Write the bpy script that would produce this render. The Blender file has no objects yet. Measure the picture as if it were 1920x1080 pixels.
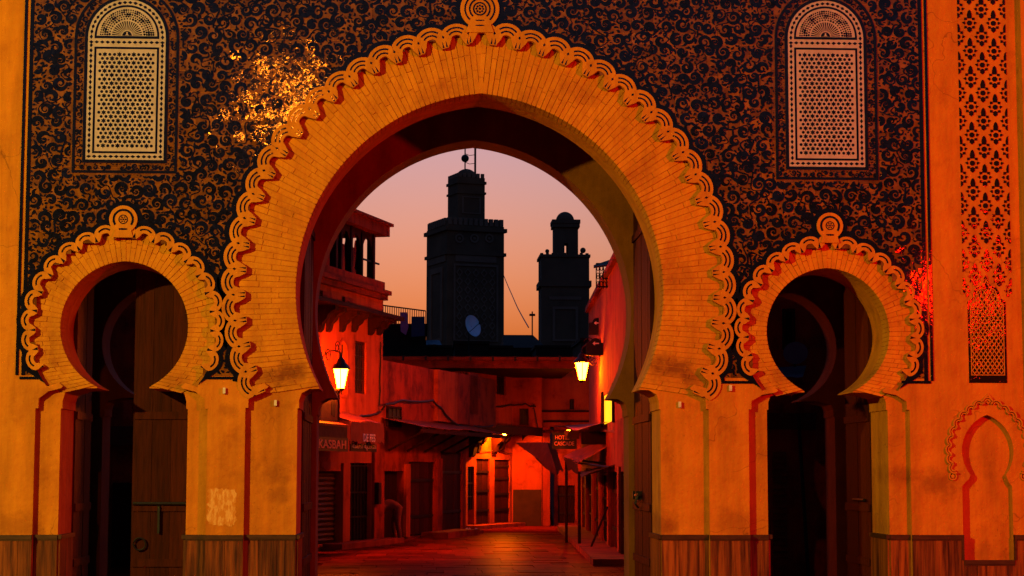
import bpy, bmesh, math, random
from mathutils import Vector, Matrix
from mathutils.geometry import tessellate_polygon
random.seed(7)
sc = bpy.context.scene
col = sc.collection
R = math.radians

# ------------------------------------------------------------ camera
F_PX = 3600.0                                   # focal length in photo pixels (1920 wide)
CAM = Vector((0.0, -24.8, 1.65))
YAW, PITCH, ROLL = math.atan(170 / F_PX), math.atan(346 / F_PX), 0.0015
cam_d = bpy.data.cameras.new('camera')
cam = bpy.data.objects.new('camera', cam_d); col.objects.link(cam)
cam_d.sensor_width = 36.0
cam_d.lens = 36.0 * F_PX / 1920.0
cam_d.clip_start, cam_d.clip_end = 0.5, 6000
CAM_R = (Matrix.Rotation(-YAW, 3, 'Z') @ Matrix.Rotation(R(90) + PITCH, 3, 'X') @ Matrix.Rotation(ROLL, 3, 'Z'))
cam.location = CAM
cam.rotation_euler = CAM_R.to_euler()
sc.camera = cam

# ------------------------------------------------------------ sky (dusk), exposure
SUN_EL = R(0.7)
w = bpy.data.worlds.new('World'); sc.world = w; w.use_nodes = True
nt = w.node_tree; nt.nodes.clear()
sky = nt.nodes.new('ShaderNodeTexSky'); sky.sky_type = 'NISHITA'; sky.sun_disc = False
sky.sun_elevation = SUN_EL; sky.sun_rotation = R(0)
sky.air_density = 1.6; sky.dust_density = 5.0; sky.ozone_density = 4.9
bg = nt.nodes.new('ShaderNodeBackground'); bg.inputs['Strength'].default_value = 1.08
wo = nt.nodes.new('ShaderNodeOutputWorld')
nt.links.new(sky.outputs[0], bg.inputs['Color']); nt.links.new(bg.outputs[0], wo.inputs['Surface'])
vs = sc.view_settings
vs.view_transform = 'Standard'; vs.look = 'None'; vs.exposure = 0.0; vs.gamma = 1.0
vs.use_curve_mapping = False
sc.cycles.use_denoising = True
sc.cycles.max_bounces = 6; sc.cycles.diffuse_bounces = 4
sc.cycles.sample_clamp_indirect = 4.0

# ------------------------------------------------------------ measuring helpers
def ray(px, py):
    d = CAM_R @ Vector(((px - 960) / F_PX, -(py - 540) / F_PX, -1.0))
    return d
def P(px, py, Y=0.0):
    d = ray(px, py); t = (Y - CAM.y) / d.y
    p = CAM + d * t
    return p
def XZ(px, py, Y=0.0):
    p = P(px, py, Y); return (p.x, p.z)
def G(px, py, z=0.0):
    d = ray(px, py); t = (z - CAM.z) / d.z
    return CAM + d * t

# ------------------------------------------------------------ materials
MATS = {}
def mat(name, c, c2=None, rough=0.8, scale=3.0, mixlo=0.35, mixhi=0.7, bump=0.0, bscale=25.0, spec=0.12,
        island=0.0, objrand=0.0, metal=0.0, coat=0.0, emit=None, estr=0.0, stretch=(1, 1, 1), bump2=0.0, b2scale=3.0, trans=0.0, streak=0.0, sscale=1.0, crack=0.0, c3=None, c3scale=0.6, c3lo=.62, c3hi=.72):
    m = bpy.data.materials.new(name); m.use_nodes = True
    n = m.node_tree.nodes; l = m.node_tree.links
    b = n['Principled BSDF']
    b.inputs['Roughness'].default_value = rough
    b.inputs['Metallic'].default_value = metal
    b.inputs['Specular IOR Level'].default_value = spec
    b.inputs['Coat Weight'].default_value = coat
    b.inputs['Coat Roughness'].default_value = 0.1
    if trans: b.inputs['Transmission Weight'].default_value = trans
    geo = n.new('ShaderNodeNewGeometry')
    mp = n.new('ShaderNodeMapping'); mp.inputs['Scale'].default_value = stretch
    l.new(geo.outputs['Position'], mp.inputs['Vector'])
    src = None
    if c2 is not None:
        nz = n.new('ShaderNodeTexNoise'); nz.inputs['Scale'].default_value = scale; nz.inputs['Detail'].default_value = 6
        nz.inputs['Roughness'].default_value = 0.6
        l.new(mp.outputs[0], nz.inputs['Vector'])
        mr = n.new('ShaderNodeMapRange'); mr.inputs[1].default_value = mixlo; mr.inputs[2].default_value = mixhi
        l.new(nz.outputs['Fac'], mr.inputs[0])
        mx = n.new('ShaderNodeMix'); mx.data_type = 'RGBA'
        mx.inputs[6].default_value = (*c, 1); mx.inputs[7].default_value = (*c2, 1)
        l.new(mr.outputs[0], mx.inputs[0]); src = mx.outputs[2]
        if c3 is not None:
            n3 = n.new('ShaderNodeTexNoise'); n3.inputs['Scale'].default_value = c3scale; n3.inputs['Detail'].default_value = 8
            n3.inputs['Roughness'].default_value = 0.7
            l.new(mp.outputs[0], n3.inputs['Vector'])
            m3 = n.new('ShaderNodeMapRange'); m3.inputs[1].default_value = c3lo; m3.inputs[2].default_value = c3hi
            l.new(n3.outputs['Fac'], m3.inputs[0])
            x3 = n.new('ShaderNodeMix'); x3.data_type = 'RGBA'
            l.new(src, x3.inputs[6]); x3.inputs[7].default_value = (*c3, 1); l.new(m3.outputs[0], x3.inputs[0])
            src = x3.outputs[2]
    if streak:
        m4 = n.new('ShaderNodeMapping'); m4.inputs['Scale'].default_value = (3.2, 3.2, .35)
        l.new(geo.outputs['Position'], m4.inputs['Vector'])
        n4 = n.new('ShaderNodeTexNoise'); n4.inputs['Scale'].default_value = sscale; n4.inputs['Detail'].default_value = 7; n4.inputs['Roughness'].default_value = .65
        l.new(m4.outputs[0], n4.inputs['Vector'])
        r4 = n.new('ShaderNodeMapRange'); r4.inputs[1].default_value = .40; r4.inputs[2].default_value = .70
        r4.inputs[3].default_value = 1.0; r4.inputs[4].default_value = 1.0 - streak
        l.new(n4.outputs['Fac'], r4.inputs[0])
        n5 = n.new('ShaderNodeTexNoise'); n5.inputs['Scale'].default_value = 34; n5.inputs['Detail'].default_value = 3
        l.new(geo.outputs['Position'], n5.inputs['Vector'])
        r5 = n.new('ShaderNodeMapRange'); r5.inputs[1].default_value = .62; r5.inputs[2].default_value = .78; r5.inputs[3].default_value = 1.0; r5.inputs[4].default_value = 1.0 - streak
        l.new(n5.outputs['Fac'], r5.inputs[0])
        mm = n.new('ShaderNodeMath'); mm.operation = 'MULTIPLY'; l.new(r4.outputs[0], mm.inputs[0]); l.new(r5.outputs[0], mm.inputs[1])
        if crack:
            wv = n.new('ShaderNodeTexNoise'); wv.inputs['Scale'].default_value = 3; l.new(geo.outputs['Position'], wv.inputs['Vector'])
            av = n.new('ShaderNodeVectorMath'); av.operation = 'MULTIPLY_ADD'; l.new(wv.outputs['Color'], av.inputs[0]); av.inputs[1].default_value = (.5, .5, .5); l.new(geo.outputs['Position'], av.inputs[2])
            vo = n.new('ShaderNodeTexVoronoi'); vo.feature = 'DISTANCE_TO_EDGE'; vo.inputs['Scale'].default_value = .9; l.new(av.outputs[0], vo.inputs['Vector'])
            rv = n.new('ShaderNodeMapRange'); rv.inputs[1].default_value = .0; rv.inputs[2].default_value = .007; rv.inputs[3].default_value = 1 - crack; rv.inputs[4].default_value = 1
            l.new(vo.outputs['Distance'], rv.inputs[0])
            nk = n.new('ShaderNodeTexNoise'); nk.inputs['Scale'].default_value = .8; nk.inputs['Detail'].default_value = 2; l.new(geo.outputs['Position'], nk.inputs['Vector'])
            rk = n.new('ShaderNodeMapRange'); rk.inputs[1].default_value = .50; rk.inputs[2].default_value = .58; l.new(nk.outputs['Fac'], rk.inputs[0])
            mk = n.new('ShaderNodeMix'); mk.data_type = 'FLOAT'; l.new(rk.outputs[0], mk.inputs[0]); mk.inputs[2].default_value = 1.0; l.new(rv.outputs[0], mk.inputs[3])
            m6 = n.new('ShaderNodeMath'); m6.operation = 'MULTIPLY'; l.new(mm.outputs[0], m6.inputs[0]); l.new(mk.outputs[0], m6.inputs[1]); mm = m6
        h4 = n.new('ShaderNodeHueSaturation'); l.new(mm.outputs[0], h4.inputs['Value']); l.new(src, h4.inputs['Color']); src = h4.outputs[0]
    for amt, out in ((island, 'i'), (objrand, 'o')):
        if amt:
            hs = n.new('ShaderNodeHueSaturation')
            mr2 = n.new('ShaderNodeMapRange'); mr2.inputs[3].default_value = 1 - amt; mr2.inputs[4].default_value = 1 + amt
            if out == 'i': l.new(geo.outputs['Random Per Island'], mr2.inputs[0])
            else:
                oi = n.new('ShaderNodeObjectInfo'); l.new(oi.outputs['Random'], mr2.inputs[0])
            l.new(mr2.outputs[0], hs.inputs['Value'])
            if src is not None: l.new(src, hs.inputs['Color'])
            else: hs.inputs['Color'].default_value = (*c, 1)
            src = hs.outputs[0]
    if src is not None: l.new(src, b.inputs['Base Color'])
    else: b.inputs['Base Color'].default_value = (*c, 1)
    nrm = None
    for bs, sc_, dist in ((bump, bscale, 0.02), (bump2, b2scale, 0.05)):
        if bs:
            nb = n.new('ShaderNodeTexNoise'); nb.inputs['Scale'].default_value = sc_; nb.inputs['Detail'].default_value = 4
            l.new(mp.outputs[0], nb.inputs['Vector'])
            bu = n.new('ShaderNodeBump'); bu.inputs['Strength'].default_value = bs; bu.inputs['Distance'].default_value = dist
            l.new(nb.outputs['Fac'], bu.inputs['Height'])
            if nrm is not None: l.new(nrm, bu.inputs['Normal'])
            nrm = bu.outputs[0]
    if nrm is not None: l.new(nrm, b.inputs['Normal'])
    if emit:
        b.inputs['Emission Color'].default_value = (*emit, 1); b.inputs['Emission Strength'].default_value = estr
    MATS[name] = m
    return m

mat('plaster', (.49, .143, .005), (.41, .110, .004), rough=.9, scale=2.6, bump=.6, bscale=14, bump2=.8, b2scale=2.4, streak=.34, sscale=1.3, crack=.45, c3=(.26, .058, .002), c3scale=1.5, c3lo=.54, c3hi=.78)
mat('plaster_shaded', (.19, .05, .004), (.13, .032, .003), rough=.92, scale=2.2, bump=.5, bscale=14, streak=.3)  # darker copy of the plaster: shade inside the passage put into the colour
mat('trim', (.49, .150, .005), (.41, .118, .004), rough=.85, scale=6, bump=.5, bscale=26, streak=.25, sscale=2.0, c3=(.27, .066, .004), c3scale=2.6, c3lo=.55, c3hi=.78)
mat('brick', (.49, .162, .005), (.42, .12, .004), rough=.88, scale=5, bump=.7, bscale=20, objrand=.06, island=.05, streak=.22, sscale=1.6, c3=(.26, .056, .004), c3scale=1.3, c3lo=.54, c3hi=.74)
mat('mortar', (.34, .095, .004), (.28, .078, .005), rough=.95, scale=6, bump=.4)
mat('tile_ochre', (.175, .052, .003), (.085, .022, .0015), rough=.05, scale=9, spec=.2, island=.28, objrand=.28, bump=.05, bscale=22, bump2=.04, b2scale=7)
mat('tile_navy', (.0045, .004, .011), (.003, .0025, .006), rough=.05, scale=12, spec=.2, island=.3, bump=.05, bscale=22, bump2=.04, b2scale=7)
mat('cream', (.38, .26, .24), (.31, .205, .18), rough=.6, scale=14, bump=.15, streak=.2)
mat('wainscot', (.22, .046, .004), (.050, .009, .001), rough=.6, scale=1.6, mixlo=.38, mixhi=.64, spec=.1, objrand=.35, stretch=(11, 11, .7), bump=.5, bscale=4, streak=.3)
mat('rail', (0.056, 0.01672, 0.004), (0.032, 0.00912, 0.0024), rough=.5, scale=3, stretch=(2, 2, 8))
mat('door_wood', (.050, .0058, .0008), (.024, .0028, .0005), rough=.7, scale=2.2, stretch=(8, 8, .8), objrand=.25, bump=.4, bscale=6, spec=.05)
mat('iron', (.014, .006, .004), (.008, .004, .003), rough=.5, scale=9, spec=.15)
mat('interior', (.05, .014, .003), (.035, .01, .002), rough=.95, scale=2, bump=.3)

def stains(name, spots):
    """soot and damp patches at given places: (x, z, radius, strength)"""
    m = MATS[name]; n = m.node_tree.nodes; l = m.node_tree.links; b = n['Principled BSDF']
    geo = n.new('ShaderNodeNewGeometry')
    nz = n.new('ShaderNodeTexNoise'); nz.inputs['Scale'].default_value = 5; nz.inputs['Detail'].default_value = 7; nz.inputs['Roughness'].default_value = .7
    l.new(geo.outputs['Position'], nz.inputs['Vector'])
    for x, z, rad, k in spots:
        src = b.inputs['Base Color'].links[0].from_socket
        mp = n.new('ShaderNodeMapping'); mp.inputs['Location'].default_value = (-x / rad, 0, -z / rad * 1.5); mp.inputs['Scale'].default_value = (1 / rad, .01, 1.5 / rad)
        l.new(geo.outputs['Position'], mp.inputs['Vector'])
        ln = n.new('ShaderNodeVectorMath'); ln.operation = 'LENGTH'; l.new(mp.outputs[0], ln.inputs[0])
        ad = n.new('ShaderNodeMath'); ad.operation = 'MULTIPLY_ADD'; l.new(nz.outputs['Fac'], ad.inputs[0]); ad.inputs[1].default_value = 2.2; l.new(ln.outputs['Value'], ad.inputs[2])
        mr = n.new('ShaderNodeMapRange'); mr.inputs[1].default_value = 1.35; mr.inputs[2].default_value = 2.0; mr.inputs[3].default_value = k; mr.inputs[4].default_value = 0
        l.new(ad.outputs[0], mr.inputs[0])
        mx = n.new('ShaderNodeMix'); mx.data_type = 'RGBA'; l.new(mr.outputs[0], mx.inputs[0]); l.new(src, mx.inputs[6]); mx.inputs[7].default_value = (.12, .022, .002, 1)
        l.new(mx.outputs[2], b.inputs['Base Color'])

# ------------------------------------------------------------ mesh helpers
WPOS = {}
def wpos(o): return WPOS.get(o.name, Vector((0, 0, 0))) if o is not None else Vector((0, 0, 0))
class MB:
    def __init__(s, xf=None): s.v = []; s.f = []; s.m = []; s.xf = xf
    def add(s, vs, fs, mi=0):
        k = len(s.v)
        s.v += [Vector(s.xf(*v)) if s.xf else Vector(v) for v in vs]
        s.f += [tuple(i + k for i in f) for f in fs]; s.m += [mi] * len(fs)
        return s
    def box(s, x0, x1, y0, y1, z0, z1, mi=0):
        vs = [(x0, y0, z0), (x1, y0, z0), (x1, y1, z0), (x0, y1, z0), (x0, y0, z1), (x1, y0, z1), (x1, y1, z1), (x0, y1, z1)]
        return s.add(vs, [(0, 1, 5, 4), (1, 2, 6, 5), (2, 3, 7, 6), (3, 0, 4, 7), (4, 5, 6, 7), (3, 2, 1, 0)], mi)
    def prism(s, poly, y0, y1, mi=0, holes=(), back=True):
        """poly and holes in (x,z); extruded from y0 (front, towards the viewer) to y1"""
        loops = [list(poly)] + [list(h) for h in holes]
        def area(q): return sum(q[i][0] * q[(i + 1) % len(q)][1] - q[(i + 1) % len(q)][0] * q[i][1] for i in range(len(q)))
        for i, q in enumerate(loops):
            a = area(q)
            if (i == 0 and a < 0) or (i > 0 and a > 0): q.reverse()
        flat = [p for q in loops for p in q]; N = len(flat)
        tris = tessellate_polygon([[Vector((x, z, 0)) for x, z in q] for q in loops])
        fs = []
        for t in tris:
            a, b, c = (flat[i] for i in t)
            sgn = (b[0] - a[0]) * (c[1] - a[1]) - (c[0] - a[0]) * (b[1] - a[1])
            if abs(sgn) < 1e-12: continue
            t = tuple(t) if sgn > 0 else tuple(reversed(t))
            fs.append(t)
            if back: fs.append(tuple(i + N for i in reversed(t)))
        k = 0
        for q in loops:
            n = len(q)
            for i in range(n):
                j = (i + 1) % n
                fs.append((k + j, k + i, k + i + N, k + j + N))
            k += n
        return s.add([(x, y0, z) for x, z in flat] + [(x, y1, z) for x, z in flat], fs, mi)
    def tube(s, path, r, n=6, mi=0, cap=True):
        path = [Vector(p) for p in path]; rings = []
        rr = r if isinstance(r, (list, tuple)) else [r] * len(path)
        up = Vector((0, 0, 1)); fs = []; vs = []
        for i, p in enumerate(path):
            t = (path[min(i + 1, len(path) - 1)] - path[max(i - 1, 0)])
            t = t.normalized() if t.length > 1e-9 else Vector((0, 0, 1))
            a = t.cross(up)
            if a.length < .05: a = t.cross(Vector((1, 0, 0)))
            a.normalize(); b = t.cross(a)
            for k in range(n):
                th = 2 * math.pi * k / n
                vs.append(tuple(p + (a * math.cos(th) + b * math.sin(th)) * rr[i]))
        for i in range(len(path) - 1):
            for k in range(n):
                q = (k + 1) % n
                fs.append((i * n + k, i * n + q, (i + 1) * n + q, (i + 1) * n + k))
        if cap:
            fs.append(tuple(range(n))[::-1]); fs.append(tuple((len(path) - 1) * n + k for k in range(n)))
        return s.add(vs, fs, mi)
    def lathe(s, prof, n=16, c=(0, 0, 0), mi=0):
        vs = []; fs = []
        for r, z in prof:
            for k in range(n):
                th = 2 * math.pi * (k + .5) / n
                vs.append((c[0] + r * math.cos(th), c[1] + r * math.sin(th), c[2] + z))
        for i in range(len(prof) - 1):
            for k in range(n):
                q = (k + 1) % n
                fs.append((i * n + k, i * n + q, (i + 1) * n + q, (i + 1) * n + k))
        fs.append(tuple(range(n))[::-1]); fs.append(tuple((len(prof) - 1) * n + k for k in range(n)))
        return s.add(vs, fs, mi)
    def mesh(s, name, mats, off=Vector((0, 0, 0)), smooth=False):
        me = bpy.data.meshes.new(name)
        me.from_pydata([tuple(v - off) for v in s.v], [], s.f)
        for m in (mats if isinstance(mats, (list, tuple)) else [mats]): me.materials.append(MATS[m])
        if any(s.m): me.polygons.foreach_set('material_index', s.m)
        if smooth: me.polygons.foreach_set('use_smooth', [True] * len(me.polygons))
        me.update(); return me
    def build(s, name, mats, parent=None, smooth=False, org=None, kind=None):
        off = wpos(parent) if parent is not None else (Vector(org) if org is not None else Vector((0, 0, 0)))
        o = bpy.data.objects.new(name, s.mesh(name, mats, off, smooth)); col.objects.link(o)
        if parent is not None: o.parent = parent
        else: o.location = off
        WPOS[o.name] = off
        if kind: o['kind'] = kind
        return o
def thing(name, label, cat, loc=(0, 0, 0), group=None):
    o = bpy.data.objects.new(name, None); col.objects.link(o)
    o.location = loc; o.empty_display_size = .2
    WPOS[o.name] = Vector(loc)
    tag(o, label, cat, group); return o
def tag(o, label=None, cat=None, group=None, kind=None):
    if label: o['label'] = label
    if cat: o['category'] = cat
    if group: o['group'] = group
    if kind: o['kind'] = kind
    return o
def inst(name, me, parent, loc=(0, 0, 0), roty=0.0):
    """a part that shares mesh data; loc is a world position"""
    o = bpy.data.objects.new(name, me); col.objects.link(o)
    if parent is not None: o.parent = parent
    o.location = Vector(loc) - wpos(parent); o.rotation_euler = (0, roty, 0)
    WPOS[o.name] = Vector(loc)
    return o
def circ(cx, cz, r, n=24, a0=0, a1=2 * math.pi, end=False):
    m = n if not end else n - 1
    return [(cx + r * math.cos(a0 + (a1 - a0) * i / m), cz + r * math.sin(a0 + (a1 - a0) * i / m)) for i in range(n)]
def ringpoly(cx, cz, r0, r1, a0, a1, n=10):
    return circ(cx, cz, r1, n, a0, a1, True) + circ(cx, cz, r0, n, a1, a0, True)

_st = [(540, 697, 50, .8), (500, 712, 40, .45), (1262, 690, 55, .8), (1300, 715, 40, .4), (1622, 690, 42, .7), (1470, 705, 40, .4), (330, 715, 40, .4), (110, 730, 30, .45)]
stains('brick', [(XZ(a, b)[0], XZ(a, b)[1], c / 145.0, d) for a, b, c, d in _st])
stains('plaster', [(XZ(a, b)[0], XZ(a, b)[1], c / 145.0, d) for a, b, c, d in [(1760, 905, 60, .55), (505, 890, 45, .4), (520, 930, 35, .35), (1240, 985, 50, .5), (1690, 890, 40, .4), (430, 770, 26, .35), (1380, 985, 60, .35), (30, 985, 60, .4), (90, 740, 30, .4), (1850, 1040, 60, .35), (1640, 990, 50, .4)]])

# ------------------------------------------------------------ lamps of the square in front of the gate (behind the camera)
mat('lamp_metal', (.05, .05, .05), (.04, .04, .04), rough=.5, scale=4, metal=.6)
mat('lamp_glow_amber', (.9, .6, .2), rough=.4, emit=(1, .5, .05), estr=8)
mat('lamp_glow_red', (.9, .3, .1), rough=.4, emit=(1, .15, .02), estr=8)
def square_lamp(x, y, z, power, color, glow, label, radius=.16):
    t = thing('square_lamp', label, 'street lamp', (x, y - .9, 0), 'lamp masts on the square before the gate')
    MB().lathe([(.16, 0), (.16, .25), (.09, .35), (.07, z * .5), (.05, z + .3)], 10, (x, y - .9, 0)).build('mast', 'lamp_metal', t, True)
    MB().tube([(x, y - .9, z + .25), (x, y - .5, z + .42), (x, y, z + .36)], .03, 8).build('arm', 'lamp_metal', t, True)
    h = MB().lathe([(.05, .42), (.2, .38), (.3, .25), (.3, .22)], 14, (x, y, z)).build('hood', 'lamp_metal', t, True)
    MB().lathe([(.27, .222), (.24, .215)], 14, (x, y, z)).build('lamp_glass', glow, t)
    ld = bpy.data.lights.new('square_lamp_light', 'POINT'); ld.energy = power; ld.color = color; ld.shadow_soft_size = radius
    lo = bpy.data.objects.new('square_lamp_light', ld); col.objects.link(lo); lo.parent = t
    lo.location = (0, .9, z)
square_lamp(-13.0, -17.0, 7.8, 18000, (1.0, .88, .12), 'lamp_glow_amber', 'amber lamp on a tall mast left of the square before the gate', .2)
square_lamp(10.1, -11.5, 5.2, 5900, (1.0, .004, .0), 'lamp_glow_red', 'deep orange lamp on a mast right of the square before the gate', .25)
square_lamp(-3.5, -26.5, 11.4, 2200, (1.0, .22, .008), 'lamp_glow_red', 'deep orange lamp on the tallest mast of the square', .12)
# ============================================================ THE GATE
E = 0.105            # depth of the step between the facing and the brick bands
T1 = 1.05           # back of the front wall
RW0, RW1 = 3.2, 3.9 # rear wall
gate = thing('city_gate', 'monumental tiled city gate with one large and two small horseshoe arches', 'gate', (0.76, 0, 0))
PX = (P(1000, 545).x - P(900, 545).x) / 100.0      # metres per photo pixel on the facade

class Arch:
    def __init__(s, x0, x1, ymax, c, ext, spacing, k, legs, jamb, jext, tip_y, cap_y, lobe):
        a, b = P(x0, ymax), P(x1, ymax)
        s.cx = (a.x + b.x) / 2; s.cz = (a.z + b.z) / 2
        s.hw = (b.x - a.x) / 2; s.c = c * PX
        s.re = s.hw + ext * PX                # baseline of the scallops
        s.sp = spacing * PX; s.k = k; s.legs = legs * PX; s.lobe = lobe * PX
        s.jl, s.jr = P(jamb[0], 900).x, P(jamb[1], 900).x
        s.el, s.er = P(jext[0], 900).x, P(jext[1], 900).x
        s.zt = P(s0(x0, x1), tip_y).z; s.zc = P(s0(x0, x1), cap_y).z
    def arc(s, hw, n=40, zt=None):
        """points left tip -> apex -> right tip of the two-centred horseshoe of half width hw"""
        r = hw + s.c; zt = s.zt if zt is None else zt
        b = math.asin(max(-1, min(1, (zt - s.cz) / r))); t = math.acos(s.c / r)
        right = [(s.cx - s.c + r * math.cos(b + (t - b) * i / n), s.cz + r * math.sin(b + (t - b) * i / n)) for i in range(n + 1)]
        left = [(2 * s.cx - x, z) for x, z in right]
        return left + right[::-1][1:]
    def at(s, hw, d):
        """point and outward angle at signed arc distance d from the apex on the curve of half width hw"""
        r = hw + s.c; t = math.acos(s.c / r); a = t - abs(d) / r
        x = s.cx - s.c + r * math.cos(a); z = s.cz + r * math.sin(a)
        if d < 0: return 2 * s.cx - x, z, math.pi - a
        return x, z, a
    def intrados(s, f=1.0, z0=-0.3):
        pts = s.arc(s.hw * f)
        jl = s.cx + (s.jl - s.cx) * f; jr = s.cx + (s.jr - s.cx) * f
        xl, xr = pts[0][0], pts[-1][0]; dz = s.zt - s.zc
        L = [(jl, z0), (jl, s.zc), (jl + .02, s.zc), (jl + .02 + .0 * dz, s.zc + .10), (jl + .05, s.zc + dz * .72), (jl + (xl - jl) * .55, s.zc + dz * .93), (xl, s.zt - .015)]
        Rr = [(xr, s.zt - .015), (jr - (jr - xr) * .55, s.zc + dz * .93), (jr - .05, s.zc + dz * .72), (jr - .02, s.zc + .10), (jr - .02, s.zc), (jr, s.zc), (jr, z0)]
        return L + pts + Rr
    def extrados(s, off, z0=-0.3):
        pts = s.arc(s.re + off)
        base = s.arc(s.re - s.legs)
        xl, xr = base[0][0], base[-1][0]; dz = s.zt - s.zc
        L = [(s.el, z0), (s.el, s.zc), (s.el + .035, s.zc), (s.el + .04, s.zc + dz * .45), (s.el + (xl - s.el) * .55, s.zc + dz * .78), (xl + .03, s.zc + dz * .92), (xl + .055, s.zt + .005), (xl + .0, s.zt + .05)]
        Rr = [(2 * s.cx - x, z) for x, z in L[::-1]]
        Rr[-1] = (s.er, z0); Rr[-2] = (s.er, s.zc); Rr[-3] = (s.er - .035, s.zc); Rr[-4] = (s.er - .04, s.zc + dz * .45); Rr[-5] = (s.er - (s.er - xr) * .55, s.zc + dz * .78)
        return L + pts + Rr
def s0(a, b): return (a + b) / 2
ARCHES = [
    Arch(553, 1246, 545, 33, 105, 47.6, 19, 14, (555, 1241), (458, 1330), 727, 766, 31),
    Arch(110, 352, 612, 5, 49, 36.5, 9, 8, (108, 348), (63, 387), 725, 766, 20),
    Arch(1439, 1671, 622, 5, 43, 35.5, 9, 8, (1442, 1670), (1405, 1708), 733, 768, 20),
]
MAIN, LEFT, RIGHT = ARCHES

# niche on the far right
def nz_(px, py): return XZ(px, py)
ncx, ncz = XZ(1852, 846); nhw = 49 * PX
def niche_outline():
    top = P(1852, 787).z
    c = .16; r = nhw + c; t = math.acos(c / r); zt = P(1820, 890).z
    b = math.asin((zt - ncz) / r)
    right = [(ncx - c + r * math.cos(b + (t - b) * i / 20), ncz + r * math.sin(b + (t - b) * i / 20)) for i in range(21)]
    left = [(2 * ncx - x, z) for x, z in right]
    jl, jr = P(1806, 1000).x, P(1900, 1000).x; zc = P(1806, 912).z; zb = P(1806, 1053).z
    xl, xr = left[0][0], right[0][0]
    return [(jl, zb), (jl, zc), (jl + .04, zc + .05), (xl - .01, zt - .04)] + left + right[::-1][1:] + [(xr + .01, zt - .04), (jr - .04, zc + .05), (jr, zc), (jr, zb)]

XL, XR, ZT = -11.0, 12.5, 9.6
# facing: outer plaster plate with the arch fields and the niche cut out
MB().prism([(XL, -.3), (XR, -.3), (XR, ZT), (XL, ZT)], 0, E, holes=[a.extrados(.06) for a in ARCHES] + [niche_outline()]).build('facing', 'plaster', gate)
# core wall
MB().prism([(XL, -.3), (XR, -.3), (XR, ZT), (XL, ZT)], E, T1, holes=[a.intrados() for a in ARCHES]).build('wall', 'plaster', gate)
MB().prism([(XL, -.3), (XR, -.3), (XR, ZT), (XL, ZT)], RW0, RW1, holes=[a.intrados(.965) for a in ARCHES]).build('rear_wall', 'plaster_shaded', gate)
# cross walls and vaults of the three passages
def pier(x0, x1, z1=ZT):
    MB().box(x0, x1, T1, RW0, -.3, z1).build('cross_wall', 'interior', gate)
g_ = .22
pier(XL, LEFT.cx - LEFT.hw - g_); pier(LEFT.cx + LEFT.hw + g_, MAIN.cx - MAIN.hw - g_)
pier(MAIN.cx + MAIN.hw + g_, RIGHT.cx - RIGHT.hw - g_); pier(RIGHT.cx + RIGHT.hw + g_, XR)
for a, zc in ((MAIN, 7.3), (LEFT, 5.0), (RIGHT, 5.0)):
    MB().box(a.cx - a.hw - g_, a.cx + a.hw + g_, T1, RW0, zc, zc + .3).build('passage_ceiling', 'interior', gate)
MB().box(XL, XR, 0, RW1, ZT, ZT + .25).build('roof', 'plaster', gate)
# proud pilaster strip at the right edge
MB().box(P(1913, 300).x, P(1913, 300).x + 1.2, -.16, -.001, -.3, ZT).build('pilaster', 'plaster', gate)

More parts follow.
